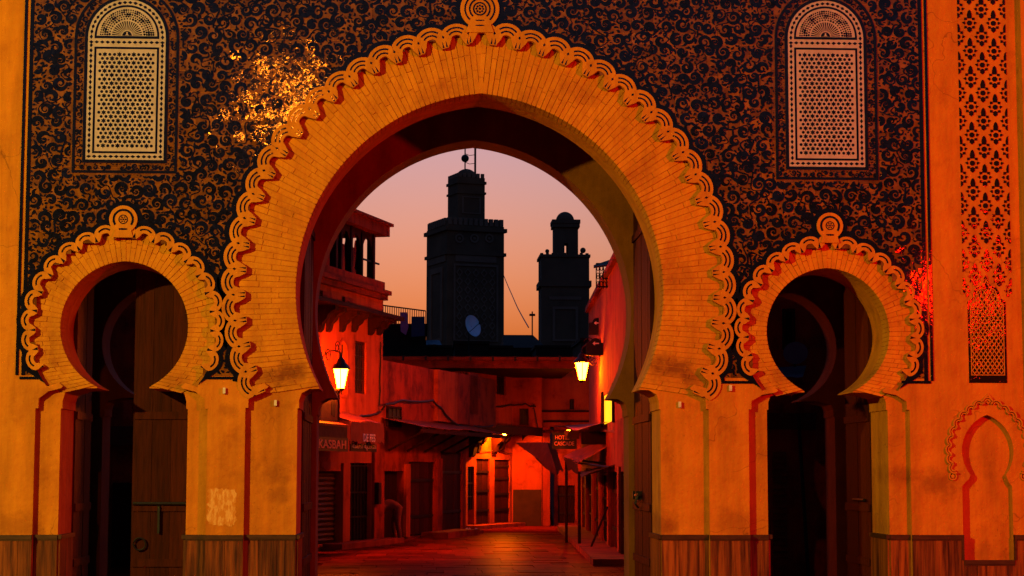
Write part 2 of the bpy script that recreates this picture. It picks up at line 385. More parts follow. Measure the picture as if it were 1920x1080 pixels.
# ---------------- brick bands
n_single = 0
for ai, a in enumerate(ARCHES):
    band = bpy.data.objects.new('brick_band', None); col.objects.link(band); band.parent = gate
    band.location = Vector((a.cx, 0, a.cz)) - wpos(gate); WPOS[band.name] = Vector((a.cx, 0, a.cz))
    r_in, r_out = a.hw, a.re + .055
    step = 10.6 * PX if ai == 0 else 9.5 * PX
    rm = (a.hw + a.re - a.legs) / 2 + a.c
    b0 = math.asin((a.zt + .015 - a.cz) / (a.hw + a.c)); tp = math.acos(a.c / (a.re + a.c))
    n = int((tp - b0) * rm / step)
    rest = MB(); singles = []
    for side in (1, -1):
        for i in range(n):
            a0 = b0 + (tp - b0) * i / n; a1 = b0 + (tp - b0) * (i + 1) / n
            if i == n - 1: a1 -= .001
            # course cut into bricks of uneven length
            L = r_out - r_in
            if ai == 0: cuts = [0, (.36 if i % 2 else .64) * L + random.uniform(-.06, .06) * L, L] if i % 3 else [0, .27 * L, (.66 + random.uniform(-.05, .05)) * L, L]
            else: cuts = [0, (.4 if i % 2 else .6) * L + random.uniform(-.05, .05) * L, L]
            for q in range(len(cuts) - 1):
                g0 = .0022 / rm; d = random.uniform(-.004, .005)
                gl = .0022
                ra, rb = r_in + a.c + cuts[q] + (gl if q else -.006), r_in + a.c + cuts[q + 1] - gl
                aa, ab = a0 + g0 + random.uniform(0, .0016), a1 - g0 - random.uniform(0, .0016)
                pts = []
                for rr, an in ((ra, aa), (rb, aa), (rb, ab), (ra, ab)):
                    ph = an if an > 0 else an * (.30 if ai == 0 else .22); ri_ = r_in + a.c
                    x = a.cx + side * (-a.c + ri_ * math.cos(an) + (rr - ri_) * math.cos(ph)); z = a.cz + ri_ * math.sin(an) + (rr - ri_) * math.sin(ph)
                    pts.append((x, z))
                zmin = min(p[1] for p in pts)
                if min(p[1] for p in pts) < a.zt - .02 and q > 0: pass
                y0 = E - .024 + d
                ins = .0035; cxm = sum(p[0] for p in pts) / 4; czm = sum(p[1] for p in pts) / 4
                def shr(p, k):
                    dx, dz = cxm - p[0], czm - p[1]; ln = math.hypot(dx, dz); return (p[0] + dx / ln * k, p[1] + dz / ln * k)
                tip = [shr(p, ins) for p in pts]
                m = rest if (ai or n_single >= 290 or q == len(cuts) - 2 and random.random() < .45) else MB()
                area = sum(pts[j][0] * pts[(j + 1) % 4][1] - pts[(j + 1) % 4][0] * pts[j][1] for j in range(4))
                if area < 0: pts.reverse(); tip.reverse()
                vs_ = [(x, y0, z) for x, z in tip] + [(x, y0 + .0045, z) for x, z in pts] + [(x, E + .35 if q == 0 else E + .01, z) for x, z in pts]
                fs_ = [(0, 1, 2, 3)] + [(j + 4, (j + 1) % 4 + 4, (j + 1) % 4, j) for j in range(4)] + [(j + 8, (j + 1) % 4 + 8, (j + 1) % 4 + 4, j + 4) for j in range(4)]
                m.add(vs_, fs_)
                if m is not rest:
                    m.build('brick', 'brick', band); n_single += 1
    if rest.f: rest.build('brick_filling', 'brick', band, kind='stuff')
    # mortar bed a little behind the brick faces
    mb = MB().prism(a.arc(r_in + .012, zt=a.zt + .01) + a.arc(r_out, zt=a.zt + .01)[::-1], E - .0165, E - .001).build('mortar_bed', 'mortar', band)
    # ---------------- scalloped trim: one piece per lobe
    tr = bpy.data.objects.new('scalloped_trim', None); col.objects.link(tr); tr.parent = gate
    tr.location = Vector((a.cx, 0, a.cz)) - wpos(gate); WPOS[tr.name] = Vector((a.cx, 0, a.cz))
    RR = a.re + a.c; s = a.sp / 2; Lb = a.lobe; leg = a.legs
    def loc_(pts): return [(x * (1 + z / RR), z) for x, z in pts]
    zj = math.sqrt(max(Lb * Lb - s * s, 1e-6))
    outer = [(s, zj)] + circ(0, 0, Lb, 15, math.atan2(zj, s), math.pi - math.atan2(zj, s), True)[1:-1] + [(-s, zj)]
    ow = s * .40; ot = Lb * .28
    half = [(s, -leg), (s * .74, -leg * .96), (s * .60, -leg * .55), (ow * 1.12, -leg * .1), (ow, ot * .25), (ow * .8, ot * .75), (ow * .4, ot * .97), (0, ot * 1.02)]
    inner = [(-x, z) for x, z in half[:-1]] + half[::-1]
    m = MB().prism(loc_(outer + inner), -.021, E - .02, 0)
    y0, y1 = -.0235, -.020
    def inlay(p): m.prism(loc_(p), y0, y1, 1)
    if ai == 0:
        inlay(ringpoly(0, 0, Lb * .70, Lb * .80, R(47), R(133), 12)); inlay(ringpoly(0, 0, Lb * .46, Lb * .555, R(40), R(140), 10))
        for sx in (-1, 1):
            inlay([(sx * s * .985, leg * .75), (sx * s * .93, leg * .58), (sx * s * .985, leg * .42)] if 0 else [(sx * s, leg * .82), (sx * s * .9, leg * .58), (sx * s, leg * .34)])
            inlay([(sx * s * .78, -leg * .9), (sx * s * .93, -leg * .9), (sx * s * .86, leg * .02)])
    else:
        inlay(ringpoly(0, 0, Lb * .60, Lb * .75, R(42), R(138), 10))
        for sx in (-1, 1): inlay([(sx * s, -leg * .92), (sx * s * .84, -leg * .92), (sx * s, leg * .35)])
    me = m.mesh('scallop', ['trim', 'tile_navy'])
    out_r = a.re + Lb
    for k in range(-a.k, a.k + 1):
        x, z, an = a.at(a.re, k * a.sp)
        if z < a.zt + .035: continue
        o_ = inst('scallop', me, tr, (x, random.uniform(-.003, .003), z), roty=-(an - math.pi / 2) + random.uniform(-.018, .018)); o_.scale = (1.0, random.uniform(.94, 1.06), random.uniform(.96, 1.04))
    # navy outline round the lobes
    def lobed(rad):
        pts = []
        for k in range(-a.k, a.k + 1):
            x, z, an = a.at(a.re, k * a.sp)
            if z < a.zt - .005: continue
            h = math.atan2(math.sqrt(max(rad * rad - s * s, 0)), s)
            pts += circ(x, z, rad, 7, an + (math.pi / 2 - h), an - (math.pi / 2 - h), True)
        return pts
    MB().prism([p for p in lobed(Lb + 9 * PX) if p[1] > a.zt + .02] + a.arc(a.re + Lb * .38, zt=a.zt + .03)[::-1], -.014, -.001).build('navy_outline', 'tile_navy', tr)
    # ---------------- roundel on the apex
    rc = [(899.5, 18, 37), (232, 412, 26), (1555, 424, 25)][ai]
    cx, cz = XZ(rc[0], rc[1]); rr = rc[2] * PX
    rd = bpy.data.objects.new('roundel', None); col.objects.link(rd); rd.parent = gate
    rd.location = Vector((cx, 0, cz)) - wpos(gate); WPOS[rd.name] = Vector((cx, 0, cz))
    neck = [(cx - rr * .62, cz - rr * .75), (cx + rr * .62, cz - rr * .75), (cx + rr * .95, cz - rr * 1.25), (cx - rr * .95, cz - rr * 1.25)]
    disc = circ(cx, cz, rr, 40, R(-128 + 180 + 0), R(-52 + 0) + 0, True) if 0 else [(cx + rr * math.cos(R(-55 + i * 290 / 39)), cz + rr * math.sin(R(-55 + i * 290 / 39))) for i in range(40)]
    low = cz - rr * (1.22 if ai == 0 else 1.30)
    MB().prism(disc + [(cx - rr * .72, low), (cx + rr * .72, low)], -.042, -.002).build('disc', 'trim', rd)
    MB().prism([(cx + (rr + 9 * PX) * math.cos(R(-60 + i * 300 / 39)), cz + (rr + 9 * PX) * math.sin(R(-60 + i * 300 / 39))) for i in range(40)], -.0155, -.0012).build('navy_outline', 'tile_navy', rd)
    y0, y1 = -.0455, -.041
    if ai == 0:
        for f in (.80, .56): MB().prism(ringpoly(cx, cz, rr * (f - .085), rr * f, R(-48), R(228), 34), y0, y1).build('navy_ring', 'tile_navy', rd)
        MB().prism(circ(cx, cz, rr * .36, 30), y0, y1, holes=[circ(cx, cz, rr * .28, 30)]).build('navy_ring', 'tile_navy', rd)
        pm = MB()
        pm.prism(circ(cx, cz, rr * .07, 10), y0, y1)
        for k in range(8): pm.prism(circ(cx + rr * .175 * math.cos(k * math.pi / 4), cz + rr * .175 * math.sin(k * math.pi / 4), rr * .06, 8), y0, y1)
        pm.build('rosette', 'tile_navy', rd, kind='stuff')
        for f in (.60, .86): MB().prism([(cx + rr * .25 * math.cos(t), cz - rr * f + rr * .035 * math.sin(t)) for t in [i * math.pi / 8 for i in range(16)]], y0, y1).build('slot', 'tile_navy', rd)
    else:
        MB().prism(ringpoly(cx, cz, rr * .60, rr * .76, R(-35), R(215), 30), y0, y1).build('navy_ring', 'tile_navy', rd)
        MB().prism(circ(cx, cz, rr * .34, 24), y0, y1, holes=[circ(cx, cz, rr * .27, 24)]).build('navy_ring', 'tile_navy', rd)
        pm = MB(); pm.prism(circ(cx, cz, rr * .07, 8), y0, y1)
        for k in range(6): pm.prism([(cx + rr * q * math.cos(k * math.pi / 3 + d), cz + rr * q * math.sin(k * math.pi / 3 + d)) for q, d in ((.1, 0), (.17, .4), (.25, 0), (.17, -.4))], y0, y1)
        pm.build('rosette', 'tile_navy', rd, kind='stuff')
        MB().prism([(cx + rr * .33 * math.cos(t), cz - rr * .70 + rr * .07 * math.sin(t)) for t in [i * math.pi / 8 for i in range(16)]], y0, y1).build('slot', 'tile_navy', rd)

# ---------------- tiled field
TX0, TX1 = P(52, 400).x, P(1730, 400).x
TZ0 = P(900, 707).z; TZ1 = 9.0
def zfield(x): return TZ0
WIN = []
for x0, x1, yb, ys in ((163, 309, 300, 70), (1478, 1620, 313, 72)):
    a, b = P(x0 + 0, 200), P(x1, 200)
    a = P(x0, (yb + ys) / 2); b = P(x1, (yb + ys) / 2)
    WIN.append((a.x, b.x, P((x0 + x1) / 2, yb).z, P((x0 + x1) / 2, ys).z))
FB = 25 * PX    # width of the scroll frame round the windows
def in_window(x, z, grow):
    for x0, x1, zb, zs in WIN:
        cx = (x0 + x1) / 2; r = (x1 - x0) / 2 + grow
        if abs(x - cx) < r and z > zb - grow and z < zs: return True
        if z >= zs and math.hypot(x - cx, z - zs) < r: return True
    return False
def in_arch(x, z, grow):
    for a, rc in zip(ARCHES, ((899.5, 18, 37), (232, 412, 26), (1555, 424, 25))):
        r = a.re + a.lobe + a.c + grow
        if z > a.cz - 3 and math.hypot(abs(x - a.cx) + a.c, z - a.cz) < r: return True
        if z < a.cz and abs(x - a.cx) < a.re * .8: return True
    return False
def in_field(x, z, grow=0.0, frame=True):
    if not (TX0 + grow < x < TX1 - grow and TZ0 + grow < z < TZ1): return False
    if in_window(x, z, (FB if frame else 0) + grow): return False
    return not in_arch(x, z, grow)
panel = bpy.data.objects.new('tile_panel', None); col.objects.link(panel); panel.parent = gate
panel.location = -wpos(gate) + Vector((0.76, 0, TZ0)); WPOS[panel.name] = Vector((0.76, 0, TZ0))
TS = 0.142
tile_rest = MB(); cells = []
nx = int((TX1 - TX0) / TS); dx = (TX1 - TX0) / nx
iz = 0
while TZ0 + (iz + .5) * TS < TZ1:
    for ix in range(nx):
        cx = TX0 + (ix + .5) * dx; cz = TZ0 + (iz + .5) * TS
        if in_field(cx, cz, -.11, frame=False) : cells.append((cx, cz))
    iz += 1
vis = [c for c in cells if c[1] < 7.6 and in_field(c[0], c[1], .05)]
single = set(random.sample(vis, min(295, len(vis))))
random.seed(11)
for cx, cz in cells:
    tx, tz = random.gauss(0, .011), random.gauss(0, .011)
    h, hz = dx / 2 - .0018, TS / 2 - .0018
    yc = -.0065
    vs_ = [(cx + sx * h, yc + sx * h * tx + sz * hz * tz, cz + sz * hz) for sx, sz in ((-1, -1), (1, -1), (1, 1), (-1, 1))]
    vs_ += [(x, -.0006, z) for x, y, z in vs_]
    fs_ = [(0, 1, 2, 3)] + [((j + 1) % 4 + 4 - 0, (j + 1) % 4, j, j + 4) for j in range(4)]
    m = MB() if (cx, cz) in single else tile_rest
    m.add(vs_, fs_)
    if m is not tile_rest: m.build('tile', 'tile_ochre', panel)
tile_rest.build('tile_field', 'tile_ochre', panel, kind='stuff')

# ---------------- arabesque: dark blue scrolls standing proud of the ground tiles
arab = MB(); random.seed(23)
OCC = {}; CE = .008
def cellsof(pts, ws):
    out = set()
    for (x, z), w_ in zip(pts, ws):
        r = max(1, int((w_ + .004) / CE))
        ci, cj = int(x / CE), int(z / CE)
        for i in range(-r, r + 1):
            for j in range(-r, r + 1):
                if i * i + j * j <= r * r: out.add((ci + i, cj + j))
    return out
def stroke(pts, ws, test, limit, y=-.0140):
    """tapered ribbon along pts with half widths ws, kept where test() holds and where it does not run over earlier strokes"""
    n = len(pts)
    cs = cellsof(pts, ws)
    hit = sum(1 for c in cs if c in OCC) / max(1, len(cs))
    if hit > limit: return False
    for c in cs: OCC[c] = 1
    L = []; Rr = []
    tx, tz = random.gauss(0, .012), random.gauss(0, .012)
    c0 = pts[n // 2]
    for i in range(n):
        a, b = pts[max(i - 1, 0)], pts[min(i + 1, n - 1)]
        ddx, ddz = b[0] - a[0], b[1] - a[1]; l_ = math.hypot(ddx, ddz) or 1
        nx_, nz2 = -ddz / l_, ddx / l_
        L.append((pts[i][0] + nx_ * ws[i], pts[i][1] + nz2 * ws[i])); Rr.append((pts[i][0] - nx_ * ws[i], pts[i][1] - nz2 * ws[i]))
    y += random.uniform(-.0010, .0010)
    def v(p): return (p[0], y + max(-.0022, min(.0022, tx * (p[0] - c0[0]) + tz * (p[1] - c0[1]))), p[1])
    for i in range(n - 1):
        if not all(test(*p) for p in (L[i], Rr[i], L[i + 1], Rr[i + 1])): continue
        arab.add([v(L[i]), v(Rr[i]), v(Rr[i + 1]), v(L[i + 1])], [(0, 1, 2, 3)])
    return True
def blob(cx, cz, r, test, n=8, sx=1.0):
    if not all(test(cx + r * math.cos(k), cz + r * math.sin(k)) for k in (0, 1.6, 3.1, 4.7)): return
    y = -.0141 + random.uniform(-.0010, .0010)
    for c in cellsof([(cx, cz)], [r]): OCC[c] = 1
    arab.add([(cx + r * sx * math.cos(2 * math.pi * k / n), y, cz + r * math.sin(2 * math.pi * k / n)) for k in range(n)], [tuple(range(n))])
def spiral(cx, cz, r0, a0, turns, hand, wmax, test, end):
    n = int(16 * turns) + 4; pts = []; ws = []
    for i in range(n):
        t = i / (n - 1); rr = r0 * (1 - t) ** .8 * 0.84 + r0 * .16
        an = a0 + hand * turns * 2 * math.pi * t
        pts.append((cx + rr * math.cos(an), cz + rr * math.sin(an)))
        ws.append(wmax * (.22 + .95 * math.sin(math.pi * min(1, t / .78) ** .75) if t < .72 else .36 - .3 * (t - .72)))
    stroke(pts, ws, test, .45)
    if end == 0: blob(cx, cz, r0 * .24, test)
    elif end == 1:
        for k in range(3): stroke([(cx + r0 * .42 * q * math.cos(a0 + k * 1.047), cz + r0 * .42 * q * math.sin(a0 + k * 1.047)) for q in (-1, -.5, 0, .5, 1)], [.0035] * 5, test, 1.1)
    return pts
def comma(x, z, an, ln, bend, w, test, limit=.30):
    n = 9; pts = []; ws = []
    px_, pz_ = x, z
    for i in range(n):
        t = i / (n - 1); pts.append((px_, pz_)); ws.append(w * (math.sin(math.pi * (t * .93 + .07) ** .7) + .10))
        an2 = an + bend * t
        px_ += ln / n * math.cos(an2); pz_ += ln / n * math.sin(an2)
    return stroke(pts, ws, test, limit)
def sline(p, q, sag, w, test, n=12):
    pts = []
    ddx, ddz = q[0] - p[0], q[1] - p[1]
    for i in range(n):
        t = i / (n - 1); o = sag * math.sin(2 * math.pi * t)
        pts.append((p[0] + ddx * t - ddz * o, p[1] + ddz * t + ddx * o))
    stroke(pts, [w * (.6 + .8 * math.sin(math.pi * i / (n - 1))) for i in range(n)], test, .45)
def fill(pitch, test, x0, x1, z0, z1, dens=1.0):
    rows = int((z1 - z0) / (pitch * .88))
    pts = {}
    for j in range(rows + 1):
        for i in range(int((x1 - x0) / pitch) + 2):
            x = x0 + (i + (.5 if j % 2 else 0)) * pitch + random.uniform(-.2, .2) * pitch
            z = z0 + j * pitch * .88 + random.uniform(-.2, .2) * pitch
            if not test(x, z): continue
            pts[(i, j)] = (x, z)
    heads = {}
    for (i, j), (x, z) in pts.items():
        hand = 1 if (i + j) % 2 else -1
        r0 = pitch * (.30 + .17 * random.random())
        heads[(i, j)] = (spiral(x, z, r0, random.uniform(0, 6.28), random.uniform(1.0, 1.5), hand, pitch * random.uniform(.11, .155), test, random.choice((0, 0, 1, 2))), hand)
    for (i, j), (x, z) in pts.items():
        sp, hand = heads[(i, j)]
        for di, dj in random.sample([(1, 0), (0, 1), (-1, 1), (1, 1)], 2):
            q = heads.get((i + di, j + dj))
            if q:
                q = q[0][0]
                if math.hypot(q[0] - x, q[1] - z) < pitch * 1.8: sline(sp[0], q, random.uniform(.15, .32) * hand, pitch * random.uniform(.022, .05), test)
        for k in range(4):
            p = sp[random.randint(0, len(sp) // 2)]
            an = math.atan2(p[1] - z, p[0] - x) + random.uniform(-.8, .8)
            comma(p[0], p[1], an, pitch * random.uniform(.4, .7), random.uniform(1.2, 2.6) * random.choice((-1, 1)), pitch * random.uniform(.075, .125), test)
    # leaves in the gaps that are left
    tries = int((x1 - x0) * (z1 - z0) / (pitch * pitch) * 40 * dens)
    for k in range(tries):
        x, z = random.uniform(x0, x1), random.uniform(z0, z1)
        if (int(x / CE), int(z / CE)) in OCC or not test(x, z): continue
        f = 1.0 if k < tries * .4 else .62
        comma(x, z, random.uniform(0, 6.28), pitch * random.uniform(.26, .46) * f, random.uniform(.9, 2.4) * random.choice((-1, 1)), pitch * random.uniform(.055, .10) * f, test, .20)
fill(.195, lambda x, z: in_field(x, z, .012), TX0, TX1, TZ0, 8.3)
def frame_test(x, z): return in_window(x, z, FB - .012) and not in_window(x, z, .045) and z < 8.6
for x0, x1, zb, zs in WIN:
    fill(.085, frame_test, x0 - FB, x1 + FB, zb - FB, zs + (x1 - x0) / 2 + FB, .5)
arab.build('arabesque_scrolls', 'tile_navy', panel, kind='stuff')

# ---------------- navy border fillets of the tile field (split where the arches stand)
def strip(x0, x1, z0, z1, y=-.016, name='border_fillet', m='tile_navy', par=None):
    return MB().box(x0, x1, y, -.0008, z0, z1).build(name, m, par or panel)
q = PX
zb_ = P(230, 704).z
for xa, xb in ((37, 42.5), (48, 55)): strip(P(xa, 400).x, P(xb, 400).x, zb_, TZ1)
for xa, xb in ((1727, 1734), (1739, 1744)): strip(P(xa, 400).x, P(xb, 400).x, zb_ - .03, TZ1)
for a, b in ((25, 71), (370, 466)): strip(P(a + 12, 708).x, P(b, 708).x, P(a, 711).z, P(a, 706).z, y=-.017)
for a, b in ((1338, 1412), (1690, 1745)): strip(P(a, 717).x, P(b, 717).x, P(a, 719).z, P(a, 714).z, y=-.017)

# ---------------- blind lattice windows
def half_round(x0, x1, zb, zs, g, n=24):
    cx = (x0 + x1) / 2; r = (x1 - x0) / 2 + g
    return [(x0 - g, zb - g), (x1 + g, zb - g)] + [(cx + r * math.cos(math.pi * i / n), zs + r * math.sin(math.pi * i / n)) for i in range(n + 1)]
for wi, (x0, x1, zb, zs) in enumerate(WIN):
    wn = bpy.data.objects.new('blind_window', None); col.objects.link(wn); wn.parent = gate
    wn.location = Vector(((x0 + x1) / 2, 0, zb)) - wpos(gate); WPOS[wn.name] = Vector(((x0 + x1) / 2, 0, zb))
    cx = (x0 + x1) / 2; W_ = x1 - x0; r = W_ / 2
    MB().prism(half_round(x0, x1, zb, zs, FB), -.018, -.001, holes=[half_round(x0, x1, zb, zs, FB - 5 * q)]).build('outer_fillet', 'tile_navy', wn)
    MB().prism(half_round(x0, x1, zb, zs, 6 * q), -.019, -.001, holes=[half_round(x0, x1, zb, zs, 0)]).build('inner_fillet', 'tile_navy', wn)
    MB().prism(half_round(x0, x1, zb, zs, -.0002), -.016, -.001).build('plaque', 'cream', wn)
    y0, y1 = -.0185, -.0155
    bw = 12 * q                                     # diamond border width
    zt_, zm = zs - 0 * q, zs - 12 * q               # cross bar under the lunette
    ztop = zs - 4 * q - bw
    MB().prism([(x0 + bw, zb + bw), (x1 - bw, zb + bw), (x1 - bw, ztop - 3 * q), (x0 + bw, ztop - 3 * q)], y0, y1,
               holes=[[(x0 + bw + 4 * q, zb + bw + 4 * q), (x1 - bw - 4 * q, zb + bw + 4 * q), (x1 - bw - 4 * q, ztop - 7 * q), (x0 + bw + 4 * q, ztop - 7 * q)]]).build('lattice_border', 'tile_navy', wn)
    rl = r - bw
    lun = [(cx + rl * math.cos(math.pi * i / 24), zs + 1 * q + rl * math.sin(math.pi * i / 24)) for i in range(25)] + [(cx - rl, zs - 3 * q), (cx + rl, zs - 3 * q)]
    lin = [(cx + (rl - 4 * q) * math.cos(math.pi * i / 24), zs + 2 * q + (rl - 5 * q) * math.sin(math.pi * i / 24)) for i in range(25)]
    MB().prism(lun, y0, y1, holes=[lin]).build('lunette_border', 'tile_navy', wn)
    # diamonds
    dm = MB()
    def dia(x, z, an):
        c_, s_ = math.cos(an), math.sin(an)
        dm.prism([(x + u * c_ - v_ * s_, z + u * s_ + v_ * c_) for u, v_ in ((4.6 * q, 0), (0, 3.1 * q), (-4.6 * q, 0), (0, -3.1 * q))], y0, y1)
    st = 9.9 * q
    nn = int((W_ - bw) / st)
    for i in range(nn + 1):
        x = x0 + bw / 2 + (W_ - bw) * i / nn
        dia(x, zb + bw / 2, 0); dia(x, zs - 4 * q - bw / 2, 0)
    nn = int((zs - zb - bw) / st)
    for i in range(1, nn):
        z = zb + bw / 2 + (zs - zb - bw) * i / nn
        dia(x0 + bw / 2, z, math.pi / 2); dia(x1 - bw / 2, z, math.pi / 2)
    nn = int(math.pi * (r - bw / 2) / st)
    for i in range(nn + 1):
        an = math.pi * i / nn
        dia(cx + (r - bw / 2) * math.cos(an), zs + (r - bw / 2) * math.sin(an), an + math.pi / 2)
    dm.build('diamond_inlay', 'tile_navy', wn, kind='stuff')
    # stars and hexagons on a triangular grid
    sm = MB()
    lx0, lx1, lz0, lz1 = x0 + bw + 6.5 * q, x1 - bw - 6.5 * q, zb + bw + 6.5 * q, ztop - 9.5 * q
    cols_ = 24; ax = (lx1 - lx0) / cols_; az = ax * math.sqrt(3)     # rows offset by half a step
    az = (lz1 - lz0) / round((lz1 - lz0) / (ax * 2 / math.sqrt(3) * 1.0 * .86602 * 2 * .866))
    rowh = 7.75 * q
    rows_ = int((lz1 - lz0) / rowh); rowh = (lz1 - lz0) / rows_
    colp = (lx1 - lx0) / 12.0
    for j in range(rows_ + 1):
        for i in range(13):
            x = lx0 + i * colp + (colp / 2 if j % 2 else 0); z = lz0 + j * rowh
            if x > lx1 + .001: continue
            t3 = (i - (j // 2) * 1 + (0 if j % 2 == 0 else 2)) % 3
            t3 = (2 * i + (j % 2) + 3 * j) % 6 if 0 else t3
            star = ((i + (j % 2) * 2) % 3 == 0)
            def cl(p): return (min(max(p[0], lx0), lx1), min(max(p[1], lz0), lz1))
            if star:
                ps = [(x + (5.2 if k % 2 == 0 else 2.9) * q * math.cos(math.pi / 6 * k + math.pi / 6 * 1), z + (5.2 if k % 2 == 0 else 2.9) * q * math.sin(math.pi / 6 * k + math.pi / 6 * 1)) for k in range(12)]
            else:
                ps = [(x + 3.1 * q * math.cos(math.pi / 3 * k), z + 3.1 * q * math.sin(math.pi / 3 * k)) for k in range(6)]
            if any(not (lx0 - .001 <= p[0] <= lx1 + .001 and lz0 - .001 <= p[1] <= lz1 + .001) for p in ps):
                if star: continue
                if x < lx0 + .01 or x > lx1 - .01 or z < lz0 + .01 or z > lz1 - .01: continue
            sm.prism(ps, y0, y1)
    sm.build('star_inlay', 'tile_navy', wn, kind='stuff')
    # sunburst of the lunette
    fm = MB(); fz = zs + 2.5 * q; fr = rl - 7 * q
    fm.prism([(cx + 9 * q * math.cos(math.pi * i / 12), fz + 9 * q * math.sin(math.pi * i / 12)) for i in range(13)], y0, y1)
    for k in range(19):
        an = math.pi * (k + .5) / 19
        ps = [(cx + u * math.cos(an + d), fz + u * math.sin(an + d)) for u, d in ((11 * q, -.03), (28 * q, -.045), (28 * q, .045), (11 * q, .03))]
        fm.prism(ps, y0, y1)
    for rad, n_, sz in ((32.5, 19, 1.9), (36.8, 26, 1.7), (41.0, 27, 2.2), (45.3, 34, 1.7), (49.2, 36, 1.8)):
        if rad * q > fr: continue
        for k in range(n_):
            an = math.pi * (k + .5) / n_
            zc_ = fz + rad * q * math.sin(an)
            big = sz * (1.25 if (k // 2) % 3 == 0 else .9)
            fm.prism([(cx + rad * q * math.cos(an) + big * q * math.cos(h_ * math.pi / 3 + an), zc_ + big * q * math.sin(h_ * math.pi / 3 + an)) for h_ in range(6)], y0, y1)
    fm.build('sunburst_inlay', 'tile_navy', wn, kind='stuff')
    MB().prism([(cx - 4 * q, fz + .8 * q), (cx + 4 * q, fz + .8 * q), (cx + 1.2 * q, fz + 3 * q), (cx + 1.6 * q, fz + 6 * q), (cx, fz + 7.6 * q), (cx - 1.6 * q, fz + 6 * q), (cx - 1.2 * q, fz + 3 * q)], -.0205, -.018).build('palmette', 'cream', wn)

# ---------------- carved flower panel and lattice on the right
fp = bpy.data.objects.new('flower_panel', None); col.objects.link(fp); fp.parent = gate
fx0, fx1 = P(1800, 280).x, P(1890, 280).x; fzb = P(1850, 557).z
fp.location = Vector(((fx0 + fx1) / 2, 0, fzb)) - wpos(gate); WPOS[fp.name] = Vector(((fx0 + fx1) / 2, 0, fzb))
y0, y1 = -.010, .004
mat('tile_brown', (.008, .0035, .003), (.012, .004, .002), rough=.06, scale=10, spec=.10, bump=.10, bscale=34, bump2=.16, b2scale=6, island=.3)
cp = (fx1 - fx0) / 4.0; rp = 27.2 * PX
lat_cx, lat_top = P(1850, 520).x, P(1850, 524).z
def flower(cx, cz):
    m = MB(); u = PX
    def pol(ps):
        ps = [(cx + x * u, cz + z * u) for x, z in ps]
        xs = [p[0] for p in ps]
        if max(xs) < fx0 + .004 or min(xs) > fx1 - .004 or min(p[1] for p in ps) < fzb: return
        ps = [(min(max(x, fx0), fx1), z) for x, z in ps]
        if max(p[0] for p in ps) - min(p[0] for p in ps) < .01: return
        m.prism(ps, y0, y1)
    pol(circ(0, 0, 5.2, 8, R(22.5), R(382.5)))
    pol([(-4, 9), (4, 9), (4.6, 16), (2.8, 23), (0, 26), (-2.8, 23), (-4.6, 16)])
    pol([(-4.2, -9.5), (0, -7), (4.2, -9.5), (4.2, -15), (0, -18.5), (-4.2, -15)])
    for sx in (-1, 1):
        pol([(sx * 8, 0), (sx * 9.5, 3.4), (sx * 14.5, 1), (sx * 9.5, -3.2)])
        for sz in (-1, 1):
            pol([(sx * 5, sz * 6.2), (sx * 9.8, sz * 5.2), (sx * 10.2, sz * 10.6), (sx * 5.2, sz * 10.8)])
    if m.f: m.build('flower', 'tile_brown', fp)
for j in range(-1, 26):
    z = fzb + (j + .1) * rp + .06
    if z > 8.6: break
    for i in range(5):
        if (i + j) % 2 == 0:
            x = fx0 + i * cp
            if z - .2 < lat_top and abs(x - lat_cx) < .24 and z < lat_top + .03: continue
            flower(x, z)
# lattice below
lt = bpy.data.objects.new('blind_lattice', None); col.objects.link(lt); lt.parent = gate
lx0, lx1 = P(1815, 620).x, P(1886, 620).x; lzb, lzs = P(1850, 718).z, P(1850, 566).z
lt.location = Vector(((lx0 + lx1) / 2, 0, lzb)) - wpos(gate); WPOS[lt.name] = Vector(((lx0 + lx1) / 2, 0, lzb))
def lat_poly(g):
    c = (lx0 + lx1) / 2; h = (lx1 - lx0) / 2 - g
    rt = [(h, 0), (h, lzs - lzb - .0), (h - .05, lzs - lzb + .04), (h - .075, lzs - lzb + .045), (h - .08, lzs - lzb + .12), (h * .52, lzs - lzb + .19), (h * .22, lzs - lzb + .215), (h * .13, lzs - lzb + .25), (h * .1, lzs - lzb + .31 - g), (0, lzs - lzb + .36 - g)]
    rt = [(max(x, 0), z - (g if z > .5 else 0)) for x, z in rt]
    rt[0] = (h, .07 + g if g else 0)
    return [(c + x, lzb + z) for x, z in rt] + [(c - x, lzb + z) for x, z in rt[::-1][1:]]
MB().prism(lat_poly(0), -.008, .004).build('dark_ground', 'tile_brown', lt)
MB().prism(lat_poly(.028), -.016, -.007, holes=[lat_poly(.040)]).build('inner_border', 'trim', lt)
lm = MB(); inner = lat_poly(.036)
xs0, xs1 = lx0 + .045, lx1 - .045; zl0, zl1 = lzb + .12, lzs + .02
cw = (xs1 - xs0) / 7; ch = cw * 1.45
def clip_seg(p, q_):
    def inside(x, z):
        c = (lx0 + lx1) / 2
        if z < zl0 or abs(x - c) > (xs1 - xs0) / 2: return False
        if z <= zl1: return True
        return abs(x - c) < .175 - max(0, (z - zl1 - .06)) * 1.15 and z < zl1 + .16
    n = 10; run = []
    for i in range(n + 1):
        t = i / n; x, z = p[0] + (q_[0] - p[0]) * t, p[1] + (q_[1] - p[1]) * t
        if inside(x, z): run.append((x, z))
    return run
nz2 = int((zl1 + .2 - zl0) / ch) + 2
